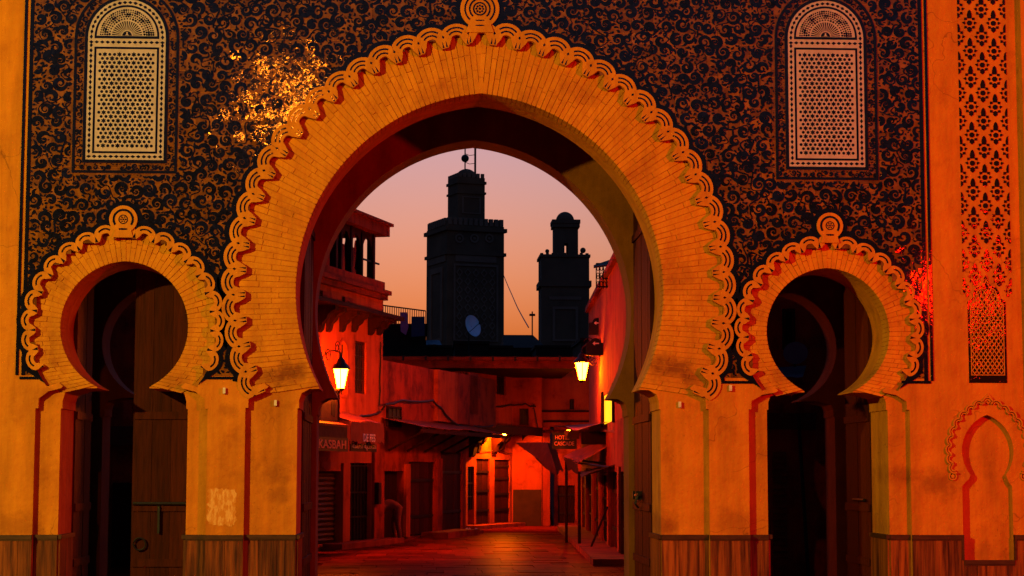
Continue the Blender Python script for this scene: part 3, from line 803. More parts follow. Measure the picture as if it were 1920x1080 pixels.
for j in range(nz2):
    for i in range(-1, 8):
        for sx in (1, -1):
            p = (xs0 + (i + .5) * cw, zl0 + j * ch); qq = (p[0] + sx * cw / 2, p[1] + ch / 2); q3 = (p[0], p[1] + ch)
            for s_, e_ in ((p, qq), (qq, q3)):
                r_ = clip_seg(s_, e_)
                if len(r_) > 2:
                    a_, b_ = r_[0], r_[-1]; dxx, dzz = b_[0] - a_[0], b_[1] - a_[1]; ll = math.hypot(dxx, dzz)
                    if ll < .012: continue
                    ox, oz = -dzz / ll * .006, dxx / ll * .006
                    lm.prism([(a_[0] + ox, a_[1] + oz), (a_[0] - ox, a_[1] - oz), (b_[0] - ox, b_[1] - oz), (b_[0] + ox, b_[1] + oz)], -.0145 if sx > 0 else -.0138, -.0075)
lm.build('lattice_bars', 'trim', lt, kind='stuff')

# ---------------- niche trim on the right: small scallops, end curls and a diamond
nt_ = bpy.data.objects.new('niche_trim', None); col.objects.link(nt_); nt_.parent = gate
nt_.location = Vector((ncx, 0, ncz)) - wpos(gate); WPOS[nt_.name] = Vector((ncx, 0, ncz))
mm = MB(); s_ = 8.6 * PX
mm.prism(ringpoly(0, 0, s_ * .98, s_ * 1.3, R(-8), R(188), 12), -.05, .004)
mm.prism(ringpoly(0, 0, s_ * .50, s_ * .80, R(-5), R(185), 10), -.036, .004)
sme = mm.mesh('scallop', 'trim')
nc = .16; nr = nhw + nc + 22 * PX
tt = math.acos(nc / nr)
for k in range(-12, 13):
    an = tt - abs(k) * (2.02 * s_) / nr
    x = -nc + nr * math.cos(an); z = ncz + nr * math.sin(an)
    if z < P(1852, 888).z: continue
    aa = an if k > 0 else math.pi - an
    inst('scallop', sme, nt_, (ncx + (x if k > 0 else -x), 0, z), roty=-(aa - math.pi / 2))
for sx in (-1, 1):
    px_ = ncx + sx * (nr - nc - .02); pz_ = P(1852, 893).z
    MB().prism(circ(px_, pz_, 8 * PX, 18), -.022, .004, holes=[circ(px_, pz_, 5.6 * PX, 18)]).build('curl_ring', 'trim', nt_)
    MB().prism(circ(px_, pz_, 3.4 * PX, 12), -.024, .004).build('curl_boss', 'trim', nt_)
dx_, dz_ = XZ(1852, 748); d_ = 10.5 * PX
MB().prism([(dx_ - d_, dz_), (dx_, dz_ - d_), (dx_ + d_, dz_), (dx_, dz_ + d_)], -.02, .004, holes=[circ(dx_ + ox * 4.4 * PX, dz_ + oz * 4.4 * PX, 1.5 * PX, 8) for ox, oz in ((0, 1), (1, 0), (-1, 0), (0, -1))]).build('diamond_boss', 'trim', nt_)

# ---------------- wainscot of upright planks with a dark top rail
wz = P(960, 1003).z
def wainscot(x0, x1, yface, z1=None, ret=None):
    """planks from x0 to x1 in front of the plane yface"""
    z1 = wz if z1 is None else z1
    wd = bpy.data.objects.new('wainscot', None); col.objects.link(wd); wd.parent = gate
    wd.location = Vector((x0, yface, 0)) - wpos(gate); WPOS[wd.name] = Vector((x0, yface, 0))
    x = x0
    while x < x1 - .02:
        wp = min(random.uniform(.17, .30), x1 - x)
        if x1 - x - wp < .08: wp = x1 - x
        d = random.uniform(0, .007)
        MB().box(x + .0025, x + wp - .0025, yface - .028 - d, yface - .002, -.28, z1 - .055).build('plank', 'wainscot', wd)
        x += wp
    m = MB().prism([(x0, z1 - .055), (x1, z1 - .055), (x1, z1), (x0, z1)], yface - .05, yface - .001)
    m.prism([(x0, z1 - .072), (x1, z1 - .072), (x1, z1 - .056), (x0, z1 - .056)], yface - .040, yface - .001)
    m.build('top_rail', 'rail', wd)
    return wd
def wains_side(xface, y0, y1, sx):
    """planks on the side of a jamb; sx=+1 when the planks face +x"""
    wd = bpy.data.objects.new('wainscot', None); col.objects.link(wd); wd.parent = gate
    wd.location = Vector((xface, y0, 0)) - wpos(gate); WPOS[wd.name] = Vector((xface, y0, 0))
    y = y0; 
    a, b = (xface + .002, xface + .028) if sx > 0 else (xface - .028, xface - .002)
    while y < y1 - .02:
        wp = min(random.uniform(.2, .3), y1 - y)
        if y1 - y - wp < .08: wp = y1 - y
        MB().box(a, b, y + .0025, y + wp - .0025, -.28, wz - .055).build('plank', 'wainscot', wd); y += wp
    a2, b2 = (xface + .001, xface + .05) if sx > 0 else (xface - .05, xface - .001)
    MB().box(a2, b2, y0 - .03, y1, wz - .055, wz).build('top_rail', 'rail', wd)
njl, njr = P(1806, 1000).x, P(1900, 1000).x
zlow = P(1852, 1050).z
wainscot(XL + .02, LEFT.el, 0); wainscot(LEFT.el, LEFT.jl, E)
wainscot(LEFT.jr, LEFT.er, E); wainscot(LEFT.er, MAIN.el, 0); wainscot(MAIN.el, MAIN.jl, E)
wainscot(MAIN.jr, MAIN.er, E); wainscot(MAIN.er, RIGHT.el, 0); wainscot(RIGHT.el, RIGHT.jl, E)
wainscot(RIGHT.jr, RIGHT.er, E); wainscot(RIGHT.er, njl, 0); wainscot(njl, njr, 0, zlow); wainscot(njr, P(1913, 300).x, 0)
for a in ARCHES:
    wains_side(a.jl, E, T1, 1); wains_side(a.jr, E, T1, -1)
fr_ = MB().box(njl - .03, njl, -.045, -.001, zlow, wz + .001).build('niche_rail', 'rail', nt_)
fr_ = MB().box(njr, njr + .03, -.045, -.001, zlow, wz + .001).build('niche_rail', 'rail', nt_)

# ---------------- door leaves
def leaf(x0, x1, y0, y1, z1, axis, name_label=None, face=-1):
    """axis 'x': leaf lies across the passage (planks side by side in x); axis 'y': leaf stands open along the passage"""
    d = bpy.data.objects.new('door_leaf', None); col.objects.link(d); d.parent = gate
    d.location = Vector((x0, y0, 0)) - wpos(gate); WPOS[d.name] = Vector((x0, y0, 0))
    lo, hi = (x0, x1) if axis == 'x' else (y0, y1)
    n = max(3, int((hi - lo) / .24)); st = (hi - lo) / n
    for i in range(n):
        a, b = lo + i * st + .002, lo + (i + 1) * st - .002; e = random.uniform(0, .008)
        (MB().box(a, b, y0 + e, y1, .03, z1) if axis == 'x' else MB().box(x0 + (e if face < 0 else 0), x1 - (e if face > 0 else 0), a, b, .03, z1)).build('plank', 'door_wood', d)
    for z in (.45, 1.18, 2.4, z1 - .5):
        m = MB()
        if axis == 'x': m.box(x0 + .02, x1 - .02, y0 - .022, y0 - .001, z - .05, z + .05)
        elif face < 0: m.box(x0 - .022, x0 - .001, y0 + .02, y1 - .02, z - .05, z + .05)
        else: m.box(x1 + .001, x1 + .022, y0 + .02, y1 - .02, z - .05, z + .05)
        m.build('strap', 'door_wood', d)
    return d
# main passage: both leaves stand open against the cross walls
xa = MAIN.jr - .02
rd_ = leaf(xa, xa + .09, T1 + .02, RW0 - .12, 5.55, 'y', face=-1)
zb2 = P(1185, 930, 2.4).z
MB().tube([(xa - .06, 2.0, zb2 + .02), (xa - .05, 2.65, zb2)], .022, 8).build('bolt', 'iron', rd_)
for yy in (2.1, 2.5): MB().box(xa - .085, xa - .001, yy - .03, yy + .03, zb2 - .05, zb2 + .07).build('bolt_bracket', 'iron', rd_)
MB().tube([(xa - .06, 2.05, zb2), (xa - .10, 2.05, zb2 - .1), (xa - .05, 2.1, zb2 - .16)], .015, 6).build('bolt_handle', 'iron', rd_)
xb = MAIN.jl + .02
leaf(xb - .09, xb, T1 + .02, RW0 - .12, 5.55, 'y', face=1)
# left passage: right leaf shut, left leaf open
ld_ = leaf(P(247, 900, T1).x, LEFT.cx + LEFT.hw + .18, T1 + .02, T1 + .10, 4.85, 'x')
leaf(LEFT.jl - .07, LEFT.jl + .02, T1 + .02, T1 + 1.25, 4.85, 'y', face=1)
hx, hz = XZ(262, 1020, T1)
MB().tube([(hx + .08 * math.cos(t), T1 - .02, hz + .08 * math.sin(t)) for t in [i * math.pi / 8 for i in range(17)]], .012, 6, cap=False).build('ring_handle', 'iron', ld_)
bx, bz = XZ(250, 944, T1)
MB().tube([(bx, T1 - .03, bz), (LEFT.jr + .05, T1 - .03, bz)], .022, 8).build('bolt', 'iron', ld_)
MB().box(P(296, 970, T1).x, P(300, 970, T1).x, T1 - .04, T1 - .004, P(296, 1000, T1).z, bz - .03).build('latch_bar', 'iron', ld_)
# right passage: both leaves open
rl_ = leaf(RIGHT.jr - .02, RIGHT.jr + .07, T1 + .02, T1 + 1.5, 4.85, 'y', face=-1)
leaf(RIGHT.jl - .07, RIGHT.jl + .02, T1 + .02, T1 + 1.5, 4.85, 'y', face=1)
xh = RIGHT.jr - .05; zh = P(1600, 937, T1 + .5).z
MB().tube([(xh, T1 + .25, zh), (xh, T1 + .9, zh)], .02, 8).build('bolt', 'iron', rl_)

# ---------------- small fittings and the torn poster on the piers
mat('fitting', (.55, .42, .25), (.4, .3, .18), rough=.5, scale=20)
for px_, py_, Yf in ((421, 733, 0), (517, 756, E), (1274, 759, E), (1369, 728, 0)):
    x, z = XZ(px_, py_, Yf)
    f = MB().box(x - .017, x + .017, Yf - .05, Yf - .001, z - .035, z + .04).build('wall_fitting', 'fitting', gate)
mat('paper', (.55, .24, .05), (.44, .14, .012), rough=.9, scale=11, mixlo=.44, mixhi=.54, stretch=(1.8, 1, .7), bump=.4, bscale=40)
random.seed(5)
px0, pz1 = XZ(391, 916); px1, pz0 = XZ(441, 985)
def ragged(x0, x1, z0, z1, n=9, j=.012):
    o = []
    for i in range(n): o.append((x0 + (x1 - x0) * i / n + random.uniform(-j, j), z0 + random.uniform(-j, j)))
    for i in range(n): o.append((x1 + random.uniform(-j, j), z0 + (z1 - z0) * i / n))
    for i in range(n): o.append((x1 - (x1 - x0) * i / n, z1 + random.uniform(-j, j)))
    for i in range(n): o.append((x0 + random.uniform(-j, j), z1 - (z1 - z0) * i / n))
    return o
po = MB().prism(ragged(px0, px1, pz0, pz1, 14, .02), -.0035, -.0006).build('poster_remnant', 'paper', None, org=(px0, -.002, pz0))
tag(po, 'torn remains of a pale paper poster pasted on the orange pier', 'poster')
# ============================================================ THE STREET BEHIND THE GATE
mat('ground', (.12, .009, .002), (.07, .006, .0014), rough=.7, scale=1.2, bump=.15, bscale=9, spec=.0)
mat('paver', (.17, .012, .0022), (.085, .007, .0014), rough=.42, scale=4, bump=.18, bscale=14, spec=.0008, objrand=.35, bump2=.12, b2scale=2, streak=.4)
mat('wall_ochre', (.35, .060, .007), (.27, .040, .005), rough=.92, scale=1.6, bump=.4, bscale=14, streak=.35, c3=(.11, .015, .002), c3scale=1.6, c3lo=.54, c3hi=.74)
mat('wall_red', (.25, .030, .004), (.17, .019, .003), rough=.92, scale=1.8, bump=.4, bscale=14, streak=.4, c3=(.075, .009, .0015), c3scale=1.8, c3lo=.50, c3hi=.70)
mat('dado', (0.04, 0.01672, 0.0064), (0.024, 0.01064, 0.004), rough=.7, scale=3)
mat('old_wood', (.042, .007, .002), (.020, .003, .001), rough=.7, scale=2.4, stretch=(7, 7, .8), objrand=.3, bump=.35, bscale=8, spec=.05)
mat('dark_wood', (.020, .004, .0015), (.011, .0025, .001), rough=.7, scale=3, stretch=(5, 5, 1), spec=.05)
mat('tin', (.17, .032, .006), (.08, .014, .003), rough=.65, scale=4, bump=.3, bscale=10, spec=.05)
mat('canvas_red', (0.272, 0.0456, 0.014), (0.192, 0.0342, 0.0112), rough=.85, scale=5, bump=.3, bscale=20)
mat('canvas_dark', (0.068, 0.0266, 0.012), (0.04, 0.01672, 0.008), rough=.85, scale=5, bump=.3, bscale=20)
mat('sign_black', (.018, .012, .012), (.012, .009, .009), rough=.5, scale=6)
mat('sign_letter', (0.55, 0.19, 0.084), rough=.6)
mat('sign_white', (.75, .55, .45), rough=.6)
mat('cable', (.02, .012, .01), rough=.6)
mat('stone_dark', (.13, .048, .026), (.085, .031, .017), rough=.9, scale=.5, bump=.4, bscale=2, spec=.05)
mat('stone_pale', (.19, .075, .045), (.13, .05, .032), rough=.9, scale=.5, spec=.05)
mat('roof_dark', (.028, .010, .006), (.018, .007, .004), rough=.9, scale=.6, spec=.03)
mat('shutter_metal', (.04, .010, .004), (.024, .006, .003), rough=.6, scale=4)
mat('shop_dark', (.012, .008, .007), (.008, .006, .005), rough=.9, scale=4)
mat('glass_dark', (.012, .006, .005), rough=.3, spec=.08)
mat('vent_green', (.03, .05, .035), (.02, .03, .022), rough=.6, scale=8)
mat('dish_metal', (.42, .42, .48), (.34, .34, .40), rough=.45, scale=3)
mat('lit_glass', (1, .7, .2), rough=.3, emit=(1, .100, .0005), estr=1900)
mat('lit_glass_dim', (1, .7, .2), rough=.3, emit=(1, .10, .0008), estr=800)
mat('wall_glow', (1, .7, .2), rough=.4, emit=(1, .60, .008), estr=1.3)  # lamplight on a wall patch, put in as emission
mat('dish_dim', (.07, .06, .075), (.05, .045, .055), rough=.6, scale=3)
mat('cloth_pink', (.45, .07, .13), (.3, .05, .1), rough=.9, scale=8)
mat('cloth_blue', (.03, .022, .045), (.04, .02, .03), rough=.9, scale=6)
mat('jacket', (.17, .04, .02), (.12, .03, .015), rough=.9, scale=9)
mat('skin', (.40, .20, .13), rough=.6)
mat('hair', (.012, .009, .008), rough=.7)

ST = (0, 0, 0)
gr = MB().add([(-4000, -150, -.03), (4000, -150, -.03), (4000, 5000, -.03), (-4000, 5000, -.03)], [(0, 1, 2, 3)]).build('ground', 'ground', None, kind='structure')
# paved street: worn slabs, nearest ones each their own piece
street = MB().add([(-3.0, 3.9, -.022), (5.2, 3.9, -.022), (6.0, 46, -.022), (-2.2, 46, -.022)], [(0, 1, 2, 3)]).build('street', 'ground', None, kind='structure')
random.seed(31)
pav = []
y = 5.6
while y < 27:
    rowh = .62 + y * .03; x = -2.6 + random.uniform(0, .3)
    while x < 4.6:
        wd = random.uniform(.55, .8)
        d = (y + rowh / 2)
        if -2.5 + max(0, (y - 17)) * .33 < x < 4.4: pav.append((x, x + wd, y, y + rowh))
        x += wd
    y += rowh
for x0, x1, y0, y1 in pav[:300]:
    h = random.uniform(-.004, .007); t1, t2 = random.uniform(-.004, .004), random.uniform(-.004, .004); g = .004
    m = MB().add([(x0 + g, y0 + g, h + t1), (x1 - g, y0 + g, h + t2), (x1 - g, y1 - g, h - t1), (x0 + g, y1 - g, h - t2), (x0 + g, y0 + g, -.02), (x1 - g, y0 + g, -.02), (x1 - g, y1 - g, -.02), (x0 + g, y1 - g, -.02)],
                 [(0, 1, 2, 3), (0, 4, 5, 1), (1, 5, 6, 2), (2, 6, 7, 3), (3, 7, 4, 0)])
    m.build('paving_slab', 'paver', street)
if len(pav) > 300:
    m = MB()
    for x0, x1, y0, y1 in pav[300:]: m.box(x0 + .008, x1 - .008, y0 + .008, y1 - .008, -.02, random.uniform(-.004, .006))
    m.build('paving', 'paver', street, kind='stuff')

class Fr:
    """a wall plane standing on the ground: x along the wall, y into the wall, z up"""
    def __init__(s, a, b):
        s.o = Vector((a[0], a[1], 0)); d = Vector((b[0] - a[0], b[1] - a[1], 0)); s.L = d.length
        s.u = d.normalized(); s.n = Vector((-s.u.y, s.u.x, 0))
    def xf(s, x, y, z): return tuple(s.o + s.u * x + s.n * y + Vector((0, 0, z)))
    def uv(s, px, py, y=0.0):
        o = s.o + s.n * y; d = ray(px, py)
        t = (o - CAM).dot(s.n) / d.dot(s.n); p = CAM + d * t
        return ((p - s.o).dot(s.u), p.z)
    def X(s, px, py=886, y=0.0): return s.uv(px, py, y)[0]
    def Z(s, px, py, y=0.0): return s.uv(px, py, y)[1]
    def mb(s): return MB(s.xf)
    def rect(s, px0, px1, py0, py1, y=0.0):
        xm = (px0 + px1) / 2
        return (s.X(px0, (py0 + py1) / 2, y), s.X(px1, (py0 + py1) / 2, y), s.Z(xm, py1, y), s.Z(xm, py0, y))
    def wp(s, x, y, z): return Vector(s.xf(x, y, z))
def sub(name, parent, at):
    o = bpy.data.objects.new(name, None); col.objects.link(o); o.parent = parent
    o.location = Vector(at) - wpos(parent); WPOS[o.name] = Vector(at); return o
def plank_door(fr, par, x0, x1, z0, z1, y=-.05, n=4, m='old_wood', straps=(.25, .75), name='door'):
    d = sub(name, par, fr.wp((x0 + x1) / 2, y, z0))
    w_ = (x1 - x0) / n
    for i in range(n):
        e = random.uniform(0, .012)
        fr.mb().box(x0 + i * w_ + .004, x0 + (i + 1) * w_ - .004, y + e, y + .05, z0, z1).build('plank', m, d)
    for s in straps:
        z = z0 + (z1 - z0) * s
        fr.mb().box(x0 + .01, x1 - .01, y - .02, y - .001, z - .035, z + .035).build('strap', 'iron', d)
    return d
def barred_door(fr, par, x0, x1, z0, z1, y=-.04, n=6, m='iron', rails=(.3, .62, .97), name='barred_gate'):
    d = sub(name, par, fr.wp((x0 + x1) / 2, y, z0))
    fr.mb().box(x0, x1, y + .045, y + .06, z0, z1).build('dark_backing', 'shop_dark', d)
    for i in range(n + 1):
        x = x0 + (x1 - x0) * i / n
        fr.mb().box(x - .014, x + .014, y, y + .03, z0, z1).build('bar', m, d)
    for s in rails:
        z = z0 + (z1 - z0) * s; fr.mb().box(x0, x1, y - .012, y - .001, z - .02, z + .02).build('rail', m, d)
    return d
def shutter(fr, par, x0, x1, z0, z1, y=-.03, pitch=.11, m='shutter_metal', name='roller_shutter'):
    d = sub(name, par, fr.wp((x0 + x1) / 2, y, z0)); z = z0
    while z < z1 - .02:
        h = min(pitch, z1 - z)
        fr.mb().add([(x0, y + .02, z), (x1, y + .02, z), (x1, y - .012, z + h * .5), (x0, y - .012, z + h * .5), (x1, y + .02, z + h - .004), (x0, y + .02, z + h - .004)],
                    [(0, 1, 2, 3), (3, 2, 4, 5)]).build('slat', m, d); z += h
    return d
def window(fr, par, x0, x1, z0, z1, y=-.02, bars=3, m='old_wood', glass='glass_dark', mull=1, name='window'):
    d = sub(name, par, fr.wp((x0 + x1) / 2, y, z0)); f = .05
    fr.mb().prism([(x0 - f, z0 - f), (x1 + f, z0 - f), (x1 + f, z1 + f), (x0 - f, z1 + f)], y - .03, y + .03, holes=[[(x0, z0), (x1, z0), (x1, z1), (x0, z1)]]).build('frame', m, d)
    fr.mb().box(x0, x1, y + .01, y + .02, z0, z1).build('pane', glass, d)
    for i in range(bars):
        x = x0 + (x1 - x0) * (i + 1) / (bars + 1); fr.mb().box(x - .012, x + .012, y - .02, y, z0, z1).build('bar', 'iron', d)
    for i in range(mull):
        z = z0 + (z1 - z0) * (i + 1) / (mull + 1); fr.mb().box(x0, x1, y - .024, y - .004, z - .012, z + .012).build('bar', 'iron', d)
    return d
def corbel(fr, par, x0, x1, z0, z1, proj, m='dark_wood'):
    """carved bracket under an overhang: stepped ogee side profile"""
    vs = [(0, z1), (-proj, z1), (-proj, z1 - .1), (-proj * .86, z1 - .2 * (z1 - z0)), (-proj * .6, z1 - .34 * (z1 - z0)), (-proj * .52, z1 - .5 * (z1 - z0)), (-proj * .3, z1 - .66 * (z1 - z0)), (-proj * .22, z0 + .05), (-proj * .1, z0), (0, z0)]
    n = len(vs); f = [tuple(range(n))[::-1], tuple(range(n, 2 * n))] + [(i, (i + 1) % n, (i + 1) % n + n, i + n) for i in range(n)]
    return fr.mb().add([(x0, y, z) for y, z in vs] + [(x1, y, z) for y, z in vs], f).build('corbel', m, par)
def cable(pts, r, label, name='cable', m='cable'):
    ps = []
    for i in range(len(pts) - 1):
        a, b = Vector(pts[i]), Vector(pts[i + 1])
        for k in range(4): ps.append(a.lerp(b, k / 4) + Vector((random.uniform(-.012, .012), random.uniform(-.01, .01), random.uniform(-.015, .015) - .03 * math.sin(math.pi * k / 4))))
    ps.append(Vector(pts[-1]))
    o = MB().tube(ps, r, 5).build(name, m, None, org=ps[0]); tag(o, label, 'cable'); return o
def text_mesh(body, size, align='CENTER', shear=0, ext=.006, fit=None, bold=0.0):
    cu = bpy.data.curves.new('lettering', 'FONT'); cu.body = body; cu.size = size; cu.align_x = align; cu.align_y = 'CENTER'; cu.extrude = ext; cu.offset = bold
    o = bpy.data.objects.new('lettering_tmp', cu); col.objects.link(o)
    bpy.context.view_layer.update()
    me = bpy.data.meshes.new_from_object(o.evaluated_get(bpy.context.evaluated_depsgraph_get()))
    bpy.data.objects.remove(o)
    if fit and len(me.vertices):
        xs = [v.co.x for v in me.vertices]; ys = [v.co.y for v in me.vertices]
        sx = fit[0] / (max(xs) - min(xs)); sy = fit[1] / (max(ys) - min(ys)); cx = (max(xs) + min(xs)) / 2; cy = (max(ys) + min(ys)) / 2
        for v in me.vertices: v.co.x = (v.co.x - cx) * sx; v.co.y = (v.co.y - cy) * sy
    return me
def put_text(fr, par, body, x, y, z, fit, m='sign_letter', name='lettering', bold=0.0):
    me = text_mesh(body, .3, fit=fit, bold=bold); me.materials.clear(); me.materials.append(MATS[m])
    o = bpy.data.objects.new(name, me); col.objects.link(o); o.parent = par
    mtx = Matrix((tuple(fr.u) + (0,), tuple(-fr.n) + (0,), (0, 0, 1, 0), (0, 0, 0, 1)))
    rot = Matrix(((fr.u.x, 0, -fr.n.x), (fr.u.y, 0, -fr.n.y), (0, 1, 0)))
    o.matrix_local = Matrix.Translation(fr.wp(x, y, z) - wpos(par)) @ rot.to_4x4()
    WPOS[o.name] = fr.wp(x, y, z); return o
def sheet(quad, nx, ny, sag=0.05, rag=0.0, thick=.012, xf=None, wave=.02):
    """cloth or tin between four corners (a b c d), sagging and wavy, with thickness"""
    a, b, c, d = (Vector(q) for q in quad); top = []
    for j in range(ny + 1):
        for i in range(nx + 1):
            s, t = i / nx, j / ny
            p = (a.lerp(b, s)).lerp(d.lerp(c, s), t)
            p = p + Vector((0, 0, -sag * math.sin(math.pi * s) * math.sin(math.pi * min(1, t * 1.0)) + wave * math.sin(s * 9 + t * 3) * t))
            if j == ny and rag: p = p + Vector((0, 0, random.uniform(-rag, rag)))
            top.append(p)
    n = len(top); bot = [p - Vector((0, 0, thick)) for p in top]
    fs = []
    for j in range(ny):
        for i in range(nx):
            q = (j * (nx + 1) + i, j * (nx + 1) + i + 1, (j + 1) * (nx + 1) + i + 1, (j + 1) * (nx + 1) + i)
            fs.append(q); fs.append(tuple(k + n for k in reversed(q)))
    ed = [i for i in range(nx + 1)] + [j * (nx + 1) + nx for j in range(1, ny + 1)] + [ny * (nx + 1) + i for i in range(nx - 1, -1, -1)] + [j * (nx + 1) for j in range(ny - 1, 0, -1)]
    for k in range(len(ed)):
        i, j = ed[k], ed[(k + 1) % len(ed)]; fs.append((j, i, i + n, j + n))
    return MB().add([tuple(p) for p in top + bot], fs)

def gp(px, py): return tuple(G(px, py))[:2]
A = Fr(gp(588, 1032), gp(715, 1018))
B = Fr(gp(715, 1018), gp(873, 1000))
C = Fr(gp(874, 991), gp(960, 985))
D = Fr(gp(960, 985), gp(1016, 985))
F = Fr(gp(1090, 993), gp(1160, 1043))

# ------------------------------------------------------------ A: cafe house with loggia
LA = A.L
ha = thing('cafe_house', 'two-storey house with arcaded loggia and corbelled eave over the lantern-lit shop row', 'house', A.wp(LA / 2, 1, 0))
zroof, zru, zsill, zcor, zsh = (A.Z(710, v) for v in (421, 440, 527, 560, 600))
x_l = -3.5
shops_top = A.Z(700, 840)
def Ax(px, py=800): return A.X(px, py)
# ground floor wall with two shop openings, upper wall with two window openings
op1 = (Ax(591), Ax(640)); op2 = (Ax(655), Ax(697)); zo1 = A.Z(615, 883); zo2 = A.Z(676, 868)
w1 = (Ax(633, 690), Ax(650, 690), A.Z(641, 740), A.Z(641, 640)); w2 = (Ax(666, 690), Ax(687, 690), A.Z(676, 738), A.Z(676, 640))
def arch_hole(x0, x1, z0, z1):
    r = (x1 - x0) / 2; c = (x0 + x1) / 2
    return [(x0, z0), (x1, z0)] + [(c + r * math.cos(math.pi * i / 10), z1 - r * 1.25 + r * 1.25 * math.sin(math.pi * i / 10)) for i in range(11)]
A.mb().prism([(x_l, -.05), (LA, -.05), (LA, zcor), (x_l, zcor)], 0, .4, holes=[[(op1[0], .1), (op1[1], .1), (op1[1], zo1), (op1[0], zo1)], [(op2[0], .1), (op2[1], .1), (op2[1], zo2), (op2[0], zo2)], arch_hole(*w1), [(w2[0], w2[2]), (w2[1], w2[2]), (w2[1], w2[3]), (w2[0], w2[3])]]).build('wall', 'wall_ochre', ha)
A.mb().box(x_l, LA, .401, 4.5, -.05, zcor - .01).build('core', 'wall_red', ha)
shutter(A, ha, op1[0] + .01, op1[1] - .01, .12, zo1 - .01, y=.12)
barred_door(A, ha, op2[0] + .01, op2[1] - .01, .12, zo2 - .01, y=.10, n=7)
A.mb().box(op1[1] + .03, op2[0] - .03, -.05, -.001, .1, A.Z(646, 868)).build('pilaster', 'wall_ochre', ha)
A.mb().box(op2[1] + .03, LA - .01, -.07, -.001, .1, A.Z(703, 800)).build('pilaster', 'wall_red', ha)
# arched window and tall window
d = sub('window', ha, A.wp((w1[0] + w1[1]) / 2, 0, w1[2]))
A.mb().prism(arch_hole(w1[0] - .06, w1[1] + .06, w1[2] - .06, w1[3] + .06), -.03, .02, holes=[arch_hole(*w1)]).build('frame', 'wall_ochre', d)
A.mb().box(w1[0], w1[1], .2, .22, w1[2], w1[3]).build('pane', 'glass_dark', d)
for i in range(1, 4): A.mb().box(w1[0] + (w1[1] - w1[0]) * i / 4 - .01, w1[0] + (w1[1] - w1[0]) * i / 4 + .01, .05, .07, w1[2], w1[3] - .06).build('bar', 'iron', d)
window(A, ha, w2[0] + .05, w2[1] - .05, w2[2] + .05, w2[3] - .05, y=.08, bars=3, mull=3)
# corbelled eave
A.mb().box(x_l, LA + .12, -.5, -.001, zsh, zsh + .09).build('eave_shelf', 'dark_wood', ha)
for p0, p1, pb in ((594, 600, 622), (611, 616, 622), (636, 641, 622), (659, 664, 622), (690, 695, 628), (706, 711, 628)):
    corbel(A, ha, Ax(p0, 600), Ax(p1, 600), A.Z(p0, pb), zsh - .002, .42)
# cornice and loggia
A.mb().prism([(x_l, zcor - .02), (LA, zcor - .02), (LA, zcor + .1), (x_l, zcor + .1)], -.12, .4).build('cornice', 'wall_red', ha)
A.mb().prism([(x_l, zcor + .101), (LA + .04, zcor + .101), (LA + .04, zcor + .2), (x_l, zcor + .2)], -.2, .4).build('cornice', 'wall_red', ha)
A.mb().box(x_l, LA, -.04, .3, zcor + .201, zsill).build('parapet', 'wall_red', ha)
for p in (600, 642):
    x = Ax(p, 575); A.mb().box(x, x + .55, -.06, -.001, zcor - .30, zcor - .18).build('stucco_panel', 'wall_red', ha)
A.mb().box(x_l, LA + .1, -.12, 3.4, zru, zroof).build('roof', 'wall_red', ha)
A.mb().box(x_l, LA + .16, -.2, 3.5, zroof + .001, zroof + .07).build('roof_coping', 'wall_red', ha)
A.mb().box(x_l, LA - .02, .31, 3.4, zcor + .2, zcor + .24).build('loggia_floor', 'dark_wood', ha)
A.mb().box(x_l, A.X(677, 480, 1.45), 1.4, 1.5, zcor + .25, zru - .01).build('back_wall', 'wall_red', ha)
for p in (598, 613, 636, 645, 664, 684, 706):
    x = Ax(p, 480); wd = .045 if p in (645, 684) else .06
    A.mb().box(x - wd, x + wd, .05, .2, zsill, zru - .001).build('post', 'old_wood', ha)
def arch_panel(pa, pb):
    xa, xb = Ax(pa, 480) + .06, Ax(pb, 480) - .06; zt = zru - .002; zs = zru - .55; c = (xa + xb) / 2; r = (xb - xa) / 2
    A.mb().prism([(xa, zs), (xa, zt), (xb, zt), (xb, zs)] + [(c + r * math.cos(math.pi * i / 10) * .96, zs + .40 * math.sin(math.pi * i / 10)) for i in range(0, 11)], .08, .14).build('arch_board', 'old_wood', ha)
for pa, pb in ((613, 636), (645, 664), (664, 684), (684, 706)): arch_panel(pa, pb)
for i in range(5): 
    x = LA - .03; yy = .35 + i * .55
    A.mb().box(x - .03, x + .03, yy, yy + .05, zsill, zru - .001).build('end_post', 'old_wood', ha)
A.mb().box(Ax(684, 480), LA, .1, .13, zsill + .42, zsill + .46).build('hand_rail', 'iron', ha)
for nm, m, pa, pb, za, zb in (('hanging_cloth', 'cloth_blue', 649, 660, 445, 515), ('hanging_cloth', 'cloth_pink', 667, 675, 450, 505)):
    xa, xb = A.X(pa, 480, .5), A.X(pb, 480, .5); z1, z0 = A.Z(pa, za, .5), A.Z(pa, zb, .5)
    pts = []; 
    for j in range(7):
        for i in range(5):
            pts.append((xa + (xb - xa) * i / 4 + .02 * math.sin(j), .5 + .04 * math.sin(i * 2 + j), z1 + (z0 - z1) * j / 6))
    n = len(pts); fs = [(j * 5 + i, j * 5 + i + 1, (j + 1) * 5 + i + 1, (j + 1) * 5 + i) for j in range(6) for i in range(4)]
    o = A.mb().add(pts + [(x, y + .015, z) for x, y, z in pts], fs + [tuple(k + n for k in f[::-1]) for f in fs]).build(nm, m, None, org=A.wp(xa, .5, z0))
    tag(o, 'dark blue cloth hanging inside the loggia' if m == 'cloth_blue' else 'pink cloth hanging inside the loggia', 'cloth')
